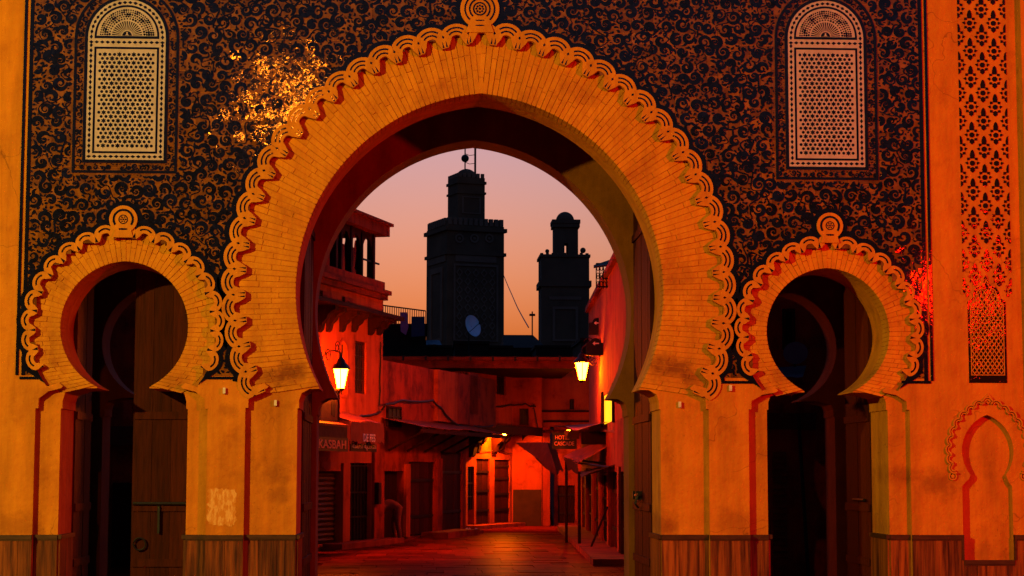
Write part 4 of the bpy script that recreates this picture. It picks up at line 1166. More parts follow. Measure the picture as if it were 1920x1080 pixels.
# canopy over the first shop, awning over the second
cz1 = A.Z(612, 800)
cn = sub('shop_canopy', ha, A.wp(op1[0], -.4, cz1))
cxe = A.X(652, 808, -1.0)
A.mb().add([(x_l, 0, cz1 + .25), (cxe, 0, cz1 + .25), (cxe, -1.0, cz1 - .0), (x_l, -1.0, cz1 - .0), (x_l, 0, cz1 + .2), (cxe, 0, cz1 + .2), (cxe, -1.0, cz1 - .05), (x_l, -1.0, cz1 - .05)], [(0, 3, 2, 1), (4, 5, 6, 7), (3, 7, 6, 2), (1, 2, 6, 5), (0, 4, 7, 3)]).build('tin_sheet', 'tin', cn)
A.mb().box(x_l, cxe, -.99, -.95, cz1 - .34, cz1 - .051).build('fascia', 'canvas_dark', cn)
sg = thing('shop_sign', 'long dark fascia board lettered A KASBAH over the roller shutter', 'sign', A.wp(A.X(620, 832, -1), -1.0, A.Z(620, 845, -1)))
xs0, xs1 = x_l, A.X(650, 832, -1.0); zs0, zs1 = A.Z(620, 846, -1.0), A.Z(620, 820, -1.0)
A.mb().box(xs0, xs1, -1.03, -1.0, zs0, zs1).build('board', 'sign_black', sg)
xt0, xt1 = A.X(596, 832, -1.03), A.X(648, 832, -1.03)
put_text(A, sg, 'KASBAH', (xt0 + xt1) / 2, -1.038, (zs0 + zs1) / 2 - .0, (xt1 - xt0, (zs1 - zs0) * .62), bold=.006)
put_text(A, sg, 'LA', xt0 - .38, -1.038, (zs0 + zs1) / 2, (.42, (zs1 - zs0) * .62), bold=.006)
aw = sub('shop_awning', ha, A.wp(op2[0], -.5, A.Z(690, 800)))
za0 = A.Z(690, 793)
sheet([A.wp(cxe + .03, -.02, za0 + .2), A.wp(A.X(719, 800, -.9), -.02, za0 + .2), A.wp(A.X(719, 800, -.9), -.9, za0 - .05), A.wp(A.X(655, 800, -.9), -.9, za0 - .05)], 10, 6, sag=.06).build('canvas', 'tin', aw)
xv0, xv1 = A.X(656, 815, -.9), A.X(718, 815, -.9); zv1, zv0 = za0 - .06, A.Z(690, 833, -.9)
pts = [(xv0, zv1), (xv1, zv1)] + [(xv1 - (xv1 - xv0) * i / 16, zv0 + (.05 if i % 2 else 0) + .03 * math.sin(i)) for i in range(17)]
A.mb().prism(pts, -.92, -.905).build('valance', 'canvas_red', aw)
put_text(A, aw, 'DE FES', A.X(692, 821, -.92), -.926, A.Z(692, 821, -.92), (A.X(703, 821, -.92) - A.X(681, 821, -.92), .17), m='sign_white', bold=.006)
s2 = thing('shop_sign', 'small dark board with white Arabic lettering under the awning', 'sign', A.wp(A.X(680, 836, -.8), -.8, A.Z(680, 846, -.8)))
xa0, xa1 = A.X(655, 836, -.8), A.X(704, 836, -.8)
A.mb().box(xa0, xa1, -.83, -.8, A.Z(680, 847, -.8), A.Z(680, 827, -.8)).build('board', 'sign_black', s2)
arab_txt = ''.join(reversed('\ufe8d\ufedf\ufe98\ufed0\ufeac\ufef3\ufe94 \ufe8d\ufedf\ufecc\ufe8e\ufee3\ufe94'))
put_text(A, s2, arab_txt, (xa0 + xa1) / 2, -.838, A.Z(680, 837, -.8), ((xa1 - xa0) * .9, .16), m='sign_white')
# scalloped bunting in the first shop head
pts = [(Ax(600, 875) + (Ax(630, 875) - Ax(600, 875)) * i / 10, A.Z(615, 866)) for i in range(11)] + [(Ax(630, 875) - (Ax(630, 875) - Ax(600, 875)) * i / 10, A.Z(615, 870) - .13 * math.sin(math.pi * i / 12)) for i in range(11)]
A.mb().prism(pts, -.03, -.01).build('valance', 'canvas_red', ha)
# picture board hung over the canopy
mb_ = thing('picture_board', 'dark framed picture board standing on the shop canopy beside the gate', 'sign board', A.wp(A.X(600, 790, -.7), -.7, A.Z(600, 790, -.7)))
bx0, bx1, bz0, bz1 = A.X(560, 760, -.7), A.X(632, 760, -.7), A.Z(615, 792, -.7), A.Z(615, 727, -.7)
A.mb().box(bx0, bx1, -.74, -.70, bz0, bz1).build('board', 'canvas_dark', mb_)
A.mb().prism([(bx0, bz0), (bx1, bz0), (bx1, bz1), (bx0, bz1)], -.76, -.741, holes=[[(bx0 + .05, bz0 + .05), (bx1 - .05, bz0 + .05), (bx1 - .05, bz1 - .05), (bx0 + .05, bz1 - .05)]]).build('frame', 'old_wood', mb_)
A.mb().prism([(bx1 - .45, bz0 + .15), (bx1 - .25, bz0 + .12), (bx1 - .2, bz0 + .4), (bx1 - .3, bz0 + .5), (bx1 - .48, bz0 + .42)], -.745, -.7405).build('picture', 'shop_dark', mb_)
for px_, py_ in ((699, 925),):
    x, z = A.uv(px_, py_); mbx = A.mb().box(x - .1, x + .1, -.18, -.075, z - .25, z + .25).build('meter_box', 'iron', None, org=A.wp(x, -.1, z - .25)); tag(mbx, 'dark meter box on the pillar between the barred shop and the bending person', 'meter box')
# doorstep
A.mb().box(Ax(600, 1020), LA + .2, -.5, -.06, -.02, .12).build('doorstep', 'wall_red', ha)

# ------------------------------------------------------------ wall lanterns
def lantern(base, wallp, glass, label):
    """base: bottom centre of the glass; wallp: fixing point on the wall"""
    b = Vector(base); t = thing('wall_lantern', label, 'lantern', tuple(b), 'lit lanterns of the street')
    MB().lathe([(.085, 0), (.175, .40)], 6, b).build('lantern_glass', glass, t)
    fm = MB()
    for k in range(6):
        an = 2 * math.pi * (k + .5) / 6
        fm.tube([(b.x + .088 * math.cos(an), b.y + .088 * math.sin(an), b.z - .01), (b.x + .18 * math.cos(an), b.y + .18 * math.sin(an), b.z + .405)], .008, 5)
    fm.build('frame_bars', 'iron', t, kind='stuff')
    MB().lathe([(.03, -.07), (.05, -.04), (.095, -.012), (.09, -.001)], 8, b).build('base_cup', 'iron', t, True)
    MB().lathe([(.21, .401), (.20, .43), (.14, .50), (.10, .53), (.09, .58), (.05, .63), (.02, .66), (.015, .74)], 10, b).build('cap', 'iron', t, True)
    top = b + Vector((0, 0, .74)); w_ = Vector(wallp)
    hd = Vector((w_.x - b.x, w_.y - b.y, 0)); L = hd.length; hd.normalize()
    arm = MB(); pts = []
    for i in range(15):
        s = i / 14
        pts.append(top + hd * (L * s) + Vector((0, 0, .16 * math.sin(math.pi * s * .9) + (w_.z - top.z) * s)))
    arm.tube(pts, .016, 6)
    arm.build('arm', 'iron', t)
    def scroll(c, r, a0, turns, hand):
        ps = []
        for i in range(22):
            q = i / 21; rr = r * (1 - .75 * q); an = a0 + hand * turns * 2 * math.pi * q
            ps.append(c + hd * (rr * math.cos(an)) + Vector((0, 0, rr * math.sin(an))))
        return MB().tube(ps, .011, 5).build('scroll', 'iron', t)
    scroll(top + hd * .18 + Vector((0, 0, .14)), .13, math.pi * .9, 1.4, -1)
    scroll(top + hd * L * .6 + Vector((0, 0, -.02)), .15, .4, 1.5, 1)
    scroll(top + hd * (L - .14) + Vector((0, 0, -.30)), .13, 1.3, 1.4, 1)
    MB().tube([w_ + Vector((0, 0, .18)), w_ + Vector((0, 0, -.55))], .016, 6).build('back_bar', 'iron', t)
    return t
yl = -.75
lp = A.wp(A.X(639, 728, yl), yl, A.Z(639, 728, yl))
lantern(lp, A.wp(A.X(598, 690), -.01, A.Z(600, 682)), 'lit_glass', 'lit iron lantern on a scrolled bracket under the loggia house')
rl_x = Vector(P(1091, 712, 20.5))
fz_ = (rl_x - F.o).dot(F.u)
lantern(tuple(rl_x), F.wp(fz_ - .05, -.01, rl_x.z + .75), 'lit_glass_dim', 'lit lantern above the hotel sign and tin canopy')


# ------------------------------------------------------------ B: low shop house with tin canopy
hb = thing('shop_house', 'low red house with a long tin canopy over three closed shop doors', 'house', B.wp(B.L / 2, 1, 0))
LB = B.L
ztb = B.Z(800, 690); zcan = B.Z(790, 806)
def Bx(px, py=900): return B.X(px, py)
doors = [(Bx(714), Bx(757), B.Z(735, 883)), (Bx(766), Bx(816), B.Z(790, 866)), (Bx(826), Bx(868), B.Z(846, 848))]
B.mb().prism([(0, -.05), (LB, -.05), (LB, ztb), (0, ztb)], 0, .35, holes=[[(max(a, .06), .08), (b, .08), (b, z), (max(a, .06), z)] for a, b, z in doors]).build('wall', 'wall_red', hb)
B.mb().box(0, LB, .351, 4, -.05, ztb - .01).build('core', 'wall_red', hb)
plank_door(B, hb, .07, doors[0][1] - .01, .1, doors[0][2] - .01, y=.16, n=5, m='dark_wood', straps=())
plank_door(B, hb, doors[1][0] + .01, doors[1][1] - .01, .1, doors[1][2] - .01, y=.06, n=6)
plank_door(B, hb, doors[2][0] + .01, doors[2][1] - .01, .1, doors[2][2] - .01, y=.06, n=6)
B.mb().box(doors[0][1] + .02, doors[1][0] - .02, -.06, -.001, .08, B.Z(762, 870)).build('pilaster', 'wall_ochre', hb)
B.mb().box(doors[1][1] + .02, doors[2][0] - .02, -.06, -.001, .08, B.Z(821, 860)).build('pilaster', 'wall_red', hb)
cb = sub('tin_canopy', hb, B.wp(LB / 2, -.5, zcan))
sheet([B.wp(-.05, 0, zcan + .22), B.wp(LB + .3, 0, zcan + .22), B.wp(LB + .3, -1.05, zcan), B.wp(-.05, -1.05, zcan)], 18, 3, sag=.05, rag=.02).build('tin_sheet', 'tin', cb)
for i in range(5):
    x = LB * (i + .3) / 5
    B.mb().tube([(x, -1.0, zcan - .03), (x, -.02, zcan - .55)], .03, 6).build('strut', 'dark_wood', cb)
B.mb().box(-.05, LB + .3, -1.02, -.96, zcan - .14, zcan - .045).build('front_beam', 'dark_wood', cb)
v = B.rect(725, 748, 766, 797); window(B, hb, *v[:2], v[2], v[3], y=-.03, bars=2, m='dark_wood', glass='vent_green')
# upper pilaster and bay with the tall window
B.mb().box(Bx(813, 740), Bx(850, 740), -.12, -.001, zcan + .25, ztb - .002).build('pilaster', 'wall_ochre', hb)
bay0, bay1 = Bx(851, 740), Bx(922, 740)
v = B.rect(881, 897, 700, 776, -.12)
B.mb().prism([(bay0, zcan + .23), (bay1, zcan + .23), (bay1, ztb), (bay0, ztb)], -.12, .35, holes=[[(v[0], v[2]), (v[1], v[2]), (v[1], v[3]), (v[0], v[3])]]).build('bay', 'wall_red', hb)
window(B, hb, v[0] + .05, v[1] - .05, v[2] + .05, v[3] - .05, y=-.02, bars=1, mull=4, m='dark_wood')
B.mb().box(LB - .01, bay1, .36, 3, zcan + .2, ztb - .01).build('bay_core', 'wall_red', hb)
B.mb().box(Bx(786, 1000), Bx(848, 1000), -.75, -.06, -.02, .16).build('doorstep', 'wall_red', hb)
B.mb().box(Bx(848, 1000) + .05, LB, -.5, -.06, -.02, .10).build('doorstep', 'wall_red', hb)

# ------------------------------------------------------------ C: lit house at the end of the street
hc = thing('corner_house', 'brightly lit end house with two studded wooden doors under carved brackets', 'house', C.wp(C.L / 2, 1, 0))
LC = C.L; zec = C.Z(920, 806); zt = C.Z(920, 690)
cd = [(C.X(877, 920), C.X(889, 920), C.Z(883, 875)), (C.X(893, 920), C.X(918, 920), C.Z(905, 860)), (C.X(927, 920), C.X(956, 920), C.Z(941, 862))]
C.mb().prism([(-.3, -.05), (LC, -.05), (LC, zt), (-.3, zt)], 0, .35, holes=[[(a, .1), (b, .1), (b, z), (a, z)] for a, b, z in cd] + [(lambda v: [(v[0], v[2]), (v[1], v[2]), (v[1], v[3]), (v[0], v[3])])(C.rect(931, 949, 704, 740))]).build('wall', 'wall_ochre', hc)
C.mb().box(-.3, LC, .351, 5, -.05, zt - .01).build('core', 'wall_red', hc)
barred_door(C, hc, cd[0][0] + .01, cd[0][1] - .01, .55, cd[0][2] - .01, y=.05, n=3)
plank_door(C, hc, cd[1][0] + .01, cd[1][1] - .01, .12, cd[1][2] - .01, y=.04, n=4, straps=(.2, .5, .8))
plank_door(C, hc, cd[2][0] + .01, cd[2][1] - .01, .12, cd[2][2] - .01, y=.04, n=4, straps=(.2, .45, .7, .9))
v = C.rect(931, 949, 704, 740); window(C, hc, v[0] + .05, v[1] - .05, v[2] + .05, v[3] - .05, y=.1, bars=2, mull=1)
ce = sub('eave', hc, C.wp(LC / 2, -.4, zec))
C.mb().box(-1.2, LC + .7, -.85, -.001, zec, zec + .07).build('boards', 'old_wood', ce)
C.mb().box(-1.2, LC + .7, -.9, -.84, zec - .16, zec + .1).build('front_board', 'dark_wood', ce)
mat('bulb_glow', (1, .7, .2), rough=.3, emit=(1, .14, .001), estr=5200)
mat('bulb_glow_small', (1, .7, .2), rough=.3, emit=(1, .09, .001), estr=420)
bl_ = sub('eave_lamp', hc, C.wp(C.X(946, 815, -.55), -.55, zec - .02))
MB().lathe([(.03, -.02), (.075, -.05), (.075, -.13), (.03, -.16)], 10, C.wp(C.X(946, 815, -.55), -.55, zec)).build('bulb', 'bulb_glow', bl_)
MB().lathe([(.09, -.002), (.09, -.02)], 10, C.wp(C.X(946, 815, -.55), -.55, zec)).build('lamp_base', 'iron', bl_)
for p0, p1, pb in ((879, 885, 857), (889, 894, 850), (921, 927, 850), (934, 939, 845), (963, 969, 842)):
    corbel(C, hc, C.X(p0, 830), C.X(p1, 830), C.Z(p0, pb), zec - .002, .6)
C.mb().box(-.25, LC, -.45, -.03, -.02, .09).build('doorstep', 'wall_ochre', hc)

# ------------------------------------------------------------ D: end wall with dark dado, upper storey behind
hd_ = thing('end_house', 'house closing the street with a dark painted dado and small high windows', 'house', D.wp(D.L / 2, 1, 0))
LD = D.L
D.mb().prism([(.002, -.05), (LD, -.05), (LD, D.Z(990, 690)), (.002, D.Z(990, 690))], 0, .35, holes=[(lambda v: [(v[0], v[2]), (v[1], v[2]), (v[1], v[3]), (v[0], v[3])])(D.rect(974, 991, 766, 797))]).build('wall', 'wall_ochre', hd_)
D.mb().box(.03, LD - .02, -.02, -.001, -.02, D.Z(990, 918)).build('dado', 'dado', hd_)
v = D.rect(974, 991, 766, 797); window(D, hd_, v[0] + .04, v[1] - .04, v[2] + .04, v[3] - .04, y=.08, bars=1, mull=1)
D.mb().box(.01, LD + 1.6, -.08, -.001, D.Z(990, 812), D.Z(990, 806)).build('string_course', 'old_wood', hd_)
# upper part right of it, set back over the alley
v = D.rect(1068, 1077, 748, 768, .8)
D.mb().prism([(LD + .001, D.Z(1040, 800, .8)), (LD + 2.4, D.Z(1040, 800, .8)), (LD + 2.4, D.Z(1040, 690, .8)), (LD + .001, D.Z(1040, 690, .8))], .8, 1.2, holes=[[(v[0], v[2]), (v[1], v[2]), (v[1], v[3]), (v[0], v[3])]]).build('upper_wall', 'wall_ochre', hd_)
window(D, hd_, v[0] + .03, v[1] - .03, v[2] + .03, v[3] - .03, y=.9, bars=1, mull=0)
for yy in (771, 790): D.mb().box(LD - .3 if yy == 771 else LD + .1, LD + 2.4, .68, .799, D.Z(1040, yy, .8) - .03, D.Z(1040, yy, .8) + .03).build('ledge', 'old_wood', hd_)
# alley: pier, steps lit from the side, dark door
D.mb().box(LD + .02, LD + .25, -.08, .6, -.02, D.Z(1030, 800)).build('pier', 'wall_red', hd_)
ah = thing('alley_house', 'narrow house beside the alley with one dark wooden door', 'house', D.wp(LD + 1.4, .5, 0))
dx0, dx1 = D.X(1046, 950, .3), D.X(1078, 950, .3); dzt = D.Z(1060, 910, .3)
D.mb().prism([(dx0 - .12, -.05), (dx1 + .8, -.05), (dx1 + .8, D.Z(1060, 801, .3)), (dx0 - .12, D.Z(1060, 801, .3))], .3, .6, holes=[[(dx0, .06), (dx1, .06), (dx1, dzt), (dx0, dzt)]]).build('wall', 'wall_red', ah)
plank_door(D, ah, dx0 + .01, dx1 - .01, .08, dzt - .01, y=.36, n=4, m='dark_wood')
D.mb().box(dx0 - .12, dx1 + .8, .601, 3, -.05, D.Z(1060, 802, .3)).build('core', 'wall_red', ah)
lb_ = sub('alley_lamp', ah, tuple(P(1066, 806, 34.0)))
MB().lathe([(.03, 0), (.07, -.03), (.07, -.11), (.03, -.14)], 10, P(1066, 806, 34.0)).build('bulb', 'bulb_glow_small', lb_)
MB().tube([P(1066, 806, 34.0), P(1066, 804, 34.0) + Vector((0, .4, .1)), P(1066, 804, 34.0) + Vector((0, 1.6, .1))], .02, 6).build('lamp_arm', 'iron', lb_)
al = thing('alley_steps', 'worn plastered steps climbing the narrow alley', 'steps', D.wp(LD + .45, 1.2, 0))
for i in range(6): D.mb().box(LD + .26, dx0 - .13, .9 + i * .34, 1.24 + i * .34 + .0, -.02, .16 * (i + 1)).build('step', 'wall_ochre', al)
D.mb().box(LD + .26, dx0 - .13, 3.2, 3.5, -.02, D.Z(1030, 801, 3)).build('end_wall', 'wall_red', al)

# eave roof running across the back houses
ev_ = thing('long_roof', 'long flat roof with a red gutter board across the houses closing the street', 'roof', (2.0, 31, 4.6))
e0, e1 = P(706, 680, 30.0), P(1082, 680, 30.0)
zg0, zg1 = P(900, 690, 30).z, P(900, 676, 30).z
MB().box(e0.x, e1.x, 30.0, 30.15, zg0, zg1).build('gutter_board', 'wall_red', ev_)
MB().box(e0.x, e1.x + .1, 29.86, 36.5, zg1 + .001, zg1 + .1).build('roof_slab', 'wall_red', ev_)
MB().box(e0.x, e1.x, 30.151, 36.4, zg0 + .02, zg1).build('soffit', 'dark_wood', ev_)
for i in range(9):
    x = e0.x + (e1.x - e0.x) * (i + .2) / 9; MB().box(x - .03, x + .03, 29.82, 29.858, zg1 - .02, zg1 + .13).build('clip', 'iron', ev_)

# ------------------------------------------------------------ F: right hand row with awnings
hf = thing('hotel_house', 'tall red house on the shop row opposite the loggia with a glowing yellow panel for lamplit wall', 'house', F.wp(F.L * .6, 1, 0))
LF = F.L
fx0 = F.X(1104, 620); ztF = F.Z(1128, 542)
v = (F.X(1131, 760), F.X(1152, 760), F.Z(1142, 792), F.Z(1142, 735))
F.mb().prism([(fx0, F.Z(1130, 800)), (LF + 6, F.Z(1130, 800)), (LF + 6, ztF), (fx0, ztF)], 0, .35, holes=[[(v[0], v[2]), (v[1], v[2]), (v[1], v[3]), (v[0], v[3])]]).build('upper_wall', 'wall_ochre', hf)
F.mb().box(v[0], v[1], .02, .06, v[2], v[3]).build('glow_panel', 'wall_glow', hf)  # added glowing panel in place of wall lit by a nearby lamp
for x in (v[0], v[1]): F.mb().box(x - .12, x + .12, -.05, .05, v[2] - .05, v[3] + .1).build('glow_panel_post', 'old_wood', hf)
F.mb().box(fx0, LF + 6, .351, 5, -.05, ztF - .01).build('core', 'wall_red', hf)
F.mb().box(fx0 - .05, LF + 6, -.1, .36, ztF + .001, ztF + .12).build('coping', 'wall_red', hf)
zsF = F.Z(1115, 885)
nsh = 4; xs_ = [0.05 + (LF + 4) * i / 6 for i in range(7)]
F.mb().prism([(0, -.05), (LF + 6, -.05), (LF + 6, F.Z(1130, 800) - .001), (0, F.Z(1130, 800) - .001)], 0, .35, holes=[[(xs_[i] + .45, .08), (xs_[i + 1] - .15, .08), (xs_[i + 1] - .15, zsF), (xs_[i] + .45, zsF)] for i in range(6)]).build('shop_wall', 'wall_red', hf)
F.mb().box(0, fx0 - .001, .351, 5, -.05, F.Z(1130, 800) - .01).build('low_core', 'wall_red', hf)
for i in range(6):
    if i % 2: barred_door(F, hf, xs_[i] + .46, xs_[i + 1] - .16, .1, zsF - .01, y=.05, n=9)
    else: plank_door(F, hf, xs_[i] + .46, xs_[i + 1] - .16, .1, zsF - .01, y=.05, n=7)
    F.mb().box(xs_[i + 1] - .13, xs_[i + 1] + .42, -.05, -.001, .05, zsF + .1).build('pilaster', 'wall_ochre', hf)
F.mb().box(0, LF + 4, -.7, -.06, -.02, .12).build('doorstep', 'wall_red', hf)
# tin canopy (lit from above)
tc = sub('tin_canopy', hf, F.wp(LF * .5, -.9, F.Z(1100, 800)))
def Fat(px, py, Y): return tuple(P(px, py, Y))
sheet([Fat(1158, 786, 17.5), Fat(1094, 796, 30), Fat(1040, 797, 30), Fat(1086, 806, 17.5)], 12, 5, sag=.05, wave=.03).build('tin_sheet', 'tin', tc)
sheet([Fat(1160, 806, 14), Fat(1120, 806, 19), Fat(1118, 808.5, 19), Fat(1158, 810, 14)], 6, 2, sag=.02).build('tin_sheet', 'tin', tc)
MB().box(P(1090, 812, 18).x, P(1157, 812, 18).x + .3, 18.0, 18.08, P(1120, 833, 18).z, P(1120, 809, 18).z).build('end_board', 'dark_wood', tc)
fl = MB().box(P(1059, 815, 22).x, P(1086, 815, 22).x, 22.0, 22.03, P(1070, 823, 22).z, P(1070, 807, 22).z).build('flap', 'canvas_dark', tc)
# hotel sign
hs = thing('hotel_sign', 'black board lettered HOTEL CASCADE hanging under the tin canopy', 'sign', tuple(P(1058, 842, 23)))
H0 = Fr((P(1036, 830, 23).x, 23.0), (P(1079, 830, 23).x, 22.8))
z0_, z1_ = P(1058, 842, 23).z, P(1058, 811, 23).z
H0.mb().box(0, H0.L, 0, .06, z0_, z1_).build('board', 'sign_black', hs)
H0.mb().prism([(0, z0_), (H0.L, z0_), (H0.L, z1_), (0, z1_)], -.012, -.001, holes=[[(.02, z0_ + .02), (H0.L - .02, z0_ + .02), (H0.L - .02, z1_ - .02), (.02, z1_ - .02)]]).build('frame', 'iron', hs)
put_text(H0, hs, 'HOTEL', H0.L * .42, -.008, z0_ + (z1_ - z0_) * .70, (H0.L * .60, (z1_ - z0_) * .24), bold=.004)
put_text(H0, hs, 'CASCADE', H0.L * .5, -.008, z0_ + (z1_ - z0_) * .33, (H0.L * .84, (z1_ - z0_) * .24), bold=.004)
# canvas awnings and the sagging sail
aw1 = sheet([Fat(1122, 828, 19.5), Fat(1141, 836, 17.5), Fat(1082, 866, 18.5), Fat(1056, 856, 21)], 10, 8, sag=.06, wave=.03, rag=.02).build('awning', 'canvas_red', None, org=Fat(1100, 850, 19)); tag(aw1, 'sloping red canvas awning below the hotel sign', 'awning')
aw1b = sheet([Fat(1056, 856, 21), Fat(1082, 866, 18.5), Fat(1086, 890, 18.4), Fat(1064, 878, 20.8)], 6, 4, sag=0, wave=.01, rag=.05).build('valance', 'canvas_dark', aw1); aw1b.location = -Vector(Fat(1100, 850, 19)) + Vector((0, 0, 0)); aw1b.location = (0, 0, 0)
aw2 = sheet([Fat(1160, 868, 14.5), Fat(1140, 872, 19), Fat(1079, 884, 20), Fat(1092, 893, 15.5)], 10, 6, sag=.05, wave=.03, rag=.02).build('awning', 'canvas_dark', None, org=Fat(1120, 880, 17)); tag(aw2, 'dark striped canvas awning lowest on the right row', 'awning')
sail = sheet([Fat(968, 830, 29), Fat(1026, 829, 27), Fat(1048, 880, 24), Fat(1040, 888, 25)], 12, 10, sag=.15, wave=.05).build('sail_awning', 'canvas_red', None, org=Fat(1010, 850, 27)); tag(sail, 'sagging triangular red cloth stretched across the street', 'awning')
sail2 = sheet([Fat(1026, 829, 27), Fat(1040, 836, 24), Fat(1056, 880, 22.5), Fat(1044, 886, 24)], 8, 8, sag=.08, wave=.05).build('hanging_cloth', 'canvas_dark', None, org=Fat(1045, 860, 24)); tag(sail2, 'dark cloth hanging in folds below the hotel sign', 'cloth')
for k, (a, b) in enumerate((((1062, 866, 20.8), (1060, 985, 20.8)), ((1086, 885, 17), (1086, 1010, 17)))):
    q0, q1 = P(*a), P(*b); 
    po_ = MB().tube([(q0.x, q0.y, q0.z), (q0.x, q0.y, 0)], .035, 7).build('awning_post', 'dark_wood', None, org=(q0.x, q0.y, 0))
    tag(po_, ('thin dark post holding up the red canvas awning', 'thin dark post holding up the lowest dark awning')[k], 'post')
for k, (a, b) in enumerate((((1085, 868, 19), (1155, 878, 16)), ((1080, 862, 20), (1140, 870, 18)))):
    tag(MB().tube([Fat(*a), Fat(*b)], .025, 6).build('awning_rod', 'iron', None, org=Fat(*b)), ('iron rod bracing the lowest dark awning', 'iron rod bracing the red canvas awning')[k], 'rod')
lpb = G(1104, 1036)
tag(MB().tube([tuple(lpb), tuple(P(1139, 950, lpb.y + .1))], .022, 6).build('leaning_pole', 'old_wood', None, org=tuple(lpb)), 'wooden pole leaning against the shop doors opposite the loggia', 'pole')
# arrow signs on rods
for k, (xa, xb, ya, yb, Y) in enumerate(((1104, 1135, 597, 628, 21.0), (1099, 1135, 635, 667, 19.0))):
    a, b = P(xa, yb, Y), P(xb, ya, Y); s = thing('direction_sign', ('upper round-topped dark board with a white arrow on a rod', 'lower round-topped dark board with a white arrow on a rod')[k], 'sign', ((a.x + b.x) / 2, Y, a.z))
    w_ = b.x - a.x; h_ = b.z - a.z; zc = a.z + h_ * .72; cx = (a.x + b.x) / 2
    MB().prism([(a.x, a.z), (b.x, a.z), (b.x, zc), (cx + w_ * .28, zc + .02)] + [(cx + w_ * .28 * math.cos(t), zc + .02 + h_ * .26 * math.sin(t)) for t in [math.pi * i / 8 for i in range(1, 8)]] + [(cx - w_ * .28, zc + .02), (a.x, zc)], Y, Y + .04).build('board', 'sign_black', s)
    q = h_ * .12
    MB().prism([(cx - 1.6 * q, zc), (cx - .4 * q, zc + q), (cx - .4 * q, zc + .3 * q), (cx + 1.6 * q, zc + .3 * q), (cx + 1.6 * q, zc - .3 * q), (cx - .4 * q, zc - .3 * q), (cx - .4 * q, zc - q)], Y - .008, Y - .001).build('arrow', 'sign_white', s)
    MB().tube([(b.x, Y + .02, a.z + h_ * .45), (b.x + .9, Y + .02, a.z + h_ * .45)], .02, 6).build('rod', 'iron', s)
MBr = thing('wall_bracket', 'scrolled wrought iron bracket on the house above the right lantern', 'bracket', Fat(1136, 690, 20))
c0 = Vector(Fat(1136, 660, 20))
for rr, zz in ((.17, .25), (.14, -.05), (.11, -.35)):
    MB().tube([c0 + Vector((rr * (1 - .7 * i / 17) * math.cos(i * .5), 0, zz + rr * (1 - .7 * i / 17) * math.sin(i * .5))) for i in range(18)], .013, 5).build('scroll', 'iron', MBr)
MB().tube([c0 + Vector((.2, 0, .5)), c0 + Vector((.2, 0, -.6))], .016, 5).build('bar', 'iron', MBr)
# balcony railing on the roof of F
rb = thing('roof_railing', 'wrought iron trellis railing on the roof of the tall red house', 'railing', Fat(1135, 540, 17))
a, b = P(1118, 540, 17), P(1170, 540, 17); zt0, zt1 = P(1130, 541, 17).z, P(1130, 494, 17).z
for i in range(9):
    x = a.x + (b.x - a.x) * i / 8; MB().tube([(x, 17, zt0), (x, 17, zt1)], .012, 5).build('bar', 'iron', rb)
for z in (zt0 + .04, (zt0 + zt1) / 2, zt1): MB().tube([(a.x, 17, z), (b.x, 17, z)], .013, 5).build('rail', 'iron', rb)
cu_ = MB()
for i in range(8):
    for j in range(3):
        cx = a.x + (b.x - a.x) * (i + .5) / 8; cz = zt0 + (zt1 - zt0) * (j + .5) / 3
        cu_.tube([(cx + .03 * math.cos(t), 17, cz + .07 * math.sin(t)) for t in [k * math.pi / 4 for k in range(9)]], .009, 4, cap=False)
cu_.build('curlicues', 'iron', rb, kind='stuff')
MB().add([Fat(1113, 497, 17), Fat(1170, 478, 17), Fat(1170, 492, 16), Fat(1113, 500, 16.5), Fat(1113, 500, 17), Fat(1170, 481, 17), Fat(1170, 495, 16), Fat(1113, 503, 16.5)], [(0, 1, 2, 3), (7, 6, 5, 4), (0, 3, 7, 4), (1, 5, 6, 2), (3, 2, 6, 7), (0, 4, 5, 1)]).build('shade_board', 'dark_wood', rb)

# ------------------------------------------------------------ cables and conduits on the walls
def onA(px, py, y=-.03): return tuple(A.wp(A.X(px, py), y, A.Z(px, py)))
def onB(px, py, y=-.16): return tuple(B.wp(B.X(px, py, y), y, B.Z(px, py, y)))
def onC(px, py, y=-.05): return tuple(C.wp(C.X(px, py, y), y, C.Z(px, py, y)))
def onD(px, py, y=-.05): return tuple(D.wp(D.X(px, py, y), y, D.Z(px, py, y)))
cable([onA(632, 776), onA(655, 782), onA(675, 779), onA(695, 777), onA(713, 770), onB(722, 758), onB(752, 751), onB(812, 751), onB(826, 763), onB(842, 784), onB(860, 797), onB(890, 800), onB(924, 798)], .028, 'thick black cable looping along the red house walls')
cable([onA(711, 640), onA(711, 700), onA(709, 760)], .02, 'thin conduit running down the loggia house corner')
cable([onC(926, 763), onC(958, 758), onD(985, 757), onD(1005, 762)], .022, 'black cable along the lit end house under its window')
cable([onD(1000, 757), onD(1006, 790), onD(1010, 806)], .015, 'thin wire dropping down the end house wall')
cable([onC(880, 838), onC(905, 846), onC(930, 842), onC(960, 850)], .012, 'thin wire strung across the lit doors between brackets')
# ------------------------------------------------------------ litter on the street
random.seed(77)
for k in range(14):
    p = G(random.uniform(838, 905), random.uniform(990, 1002)); s = random.uniform(.04, .11)
    m = MB().add([(p.x - s, p.y - s, .012), (p.x + s * 1.2, p.y - s * .6, .012), (p.x + s, p.y + s, .012), (p.x - s * .7, p.y + s * .8, .012), (p.x, p.y, .012 + s * .9)], [(0, 1, 4), (1, 2, 4), (2, 3, 4), (3, 0, 4), (3, 2, 1, 0)])
    tag(m.build('litter', 'sign_white', None, org=(p.x, p.y, 0)), 'crumpled scrap of paper litter before the lit doors', 'litter', 'litter on the paving')
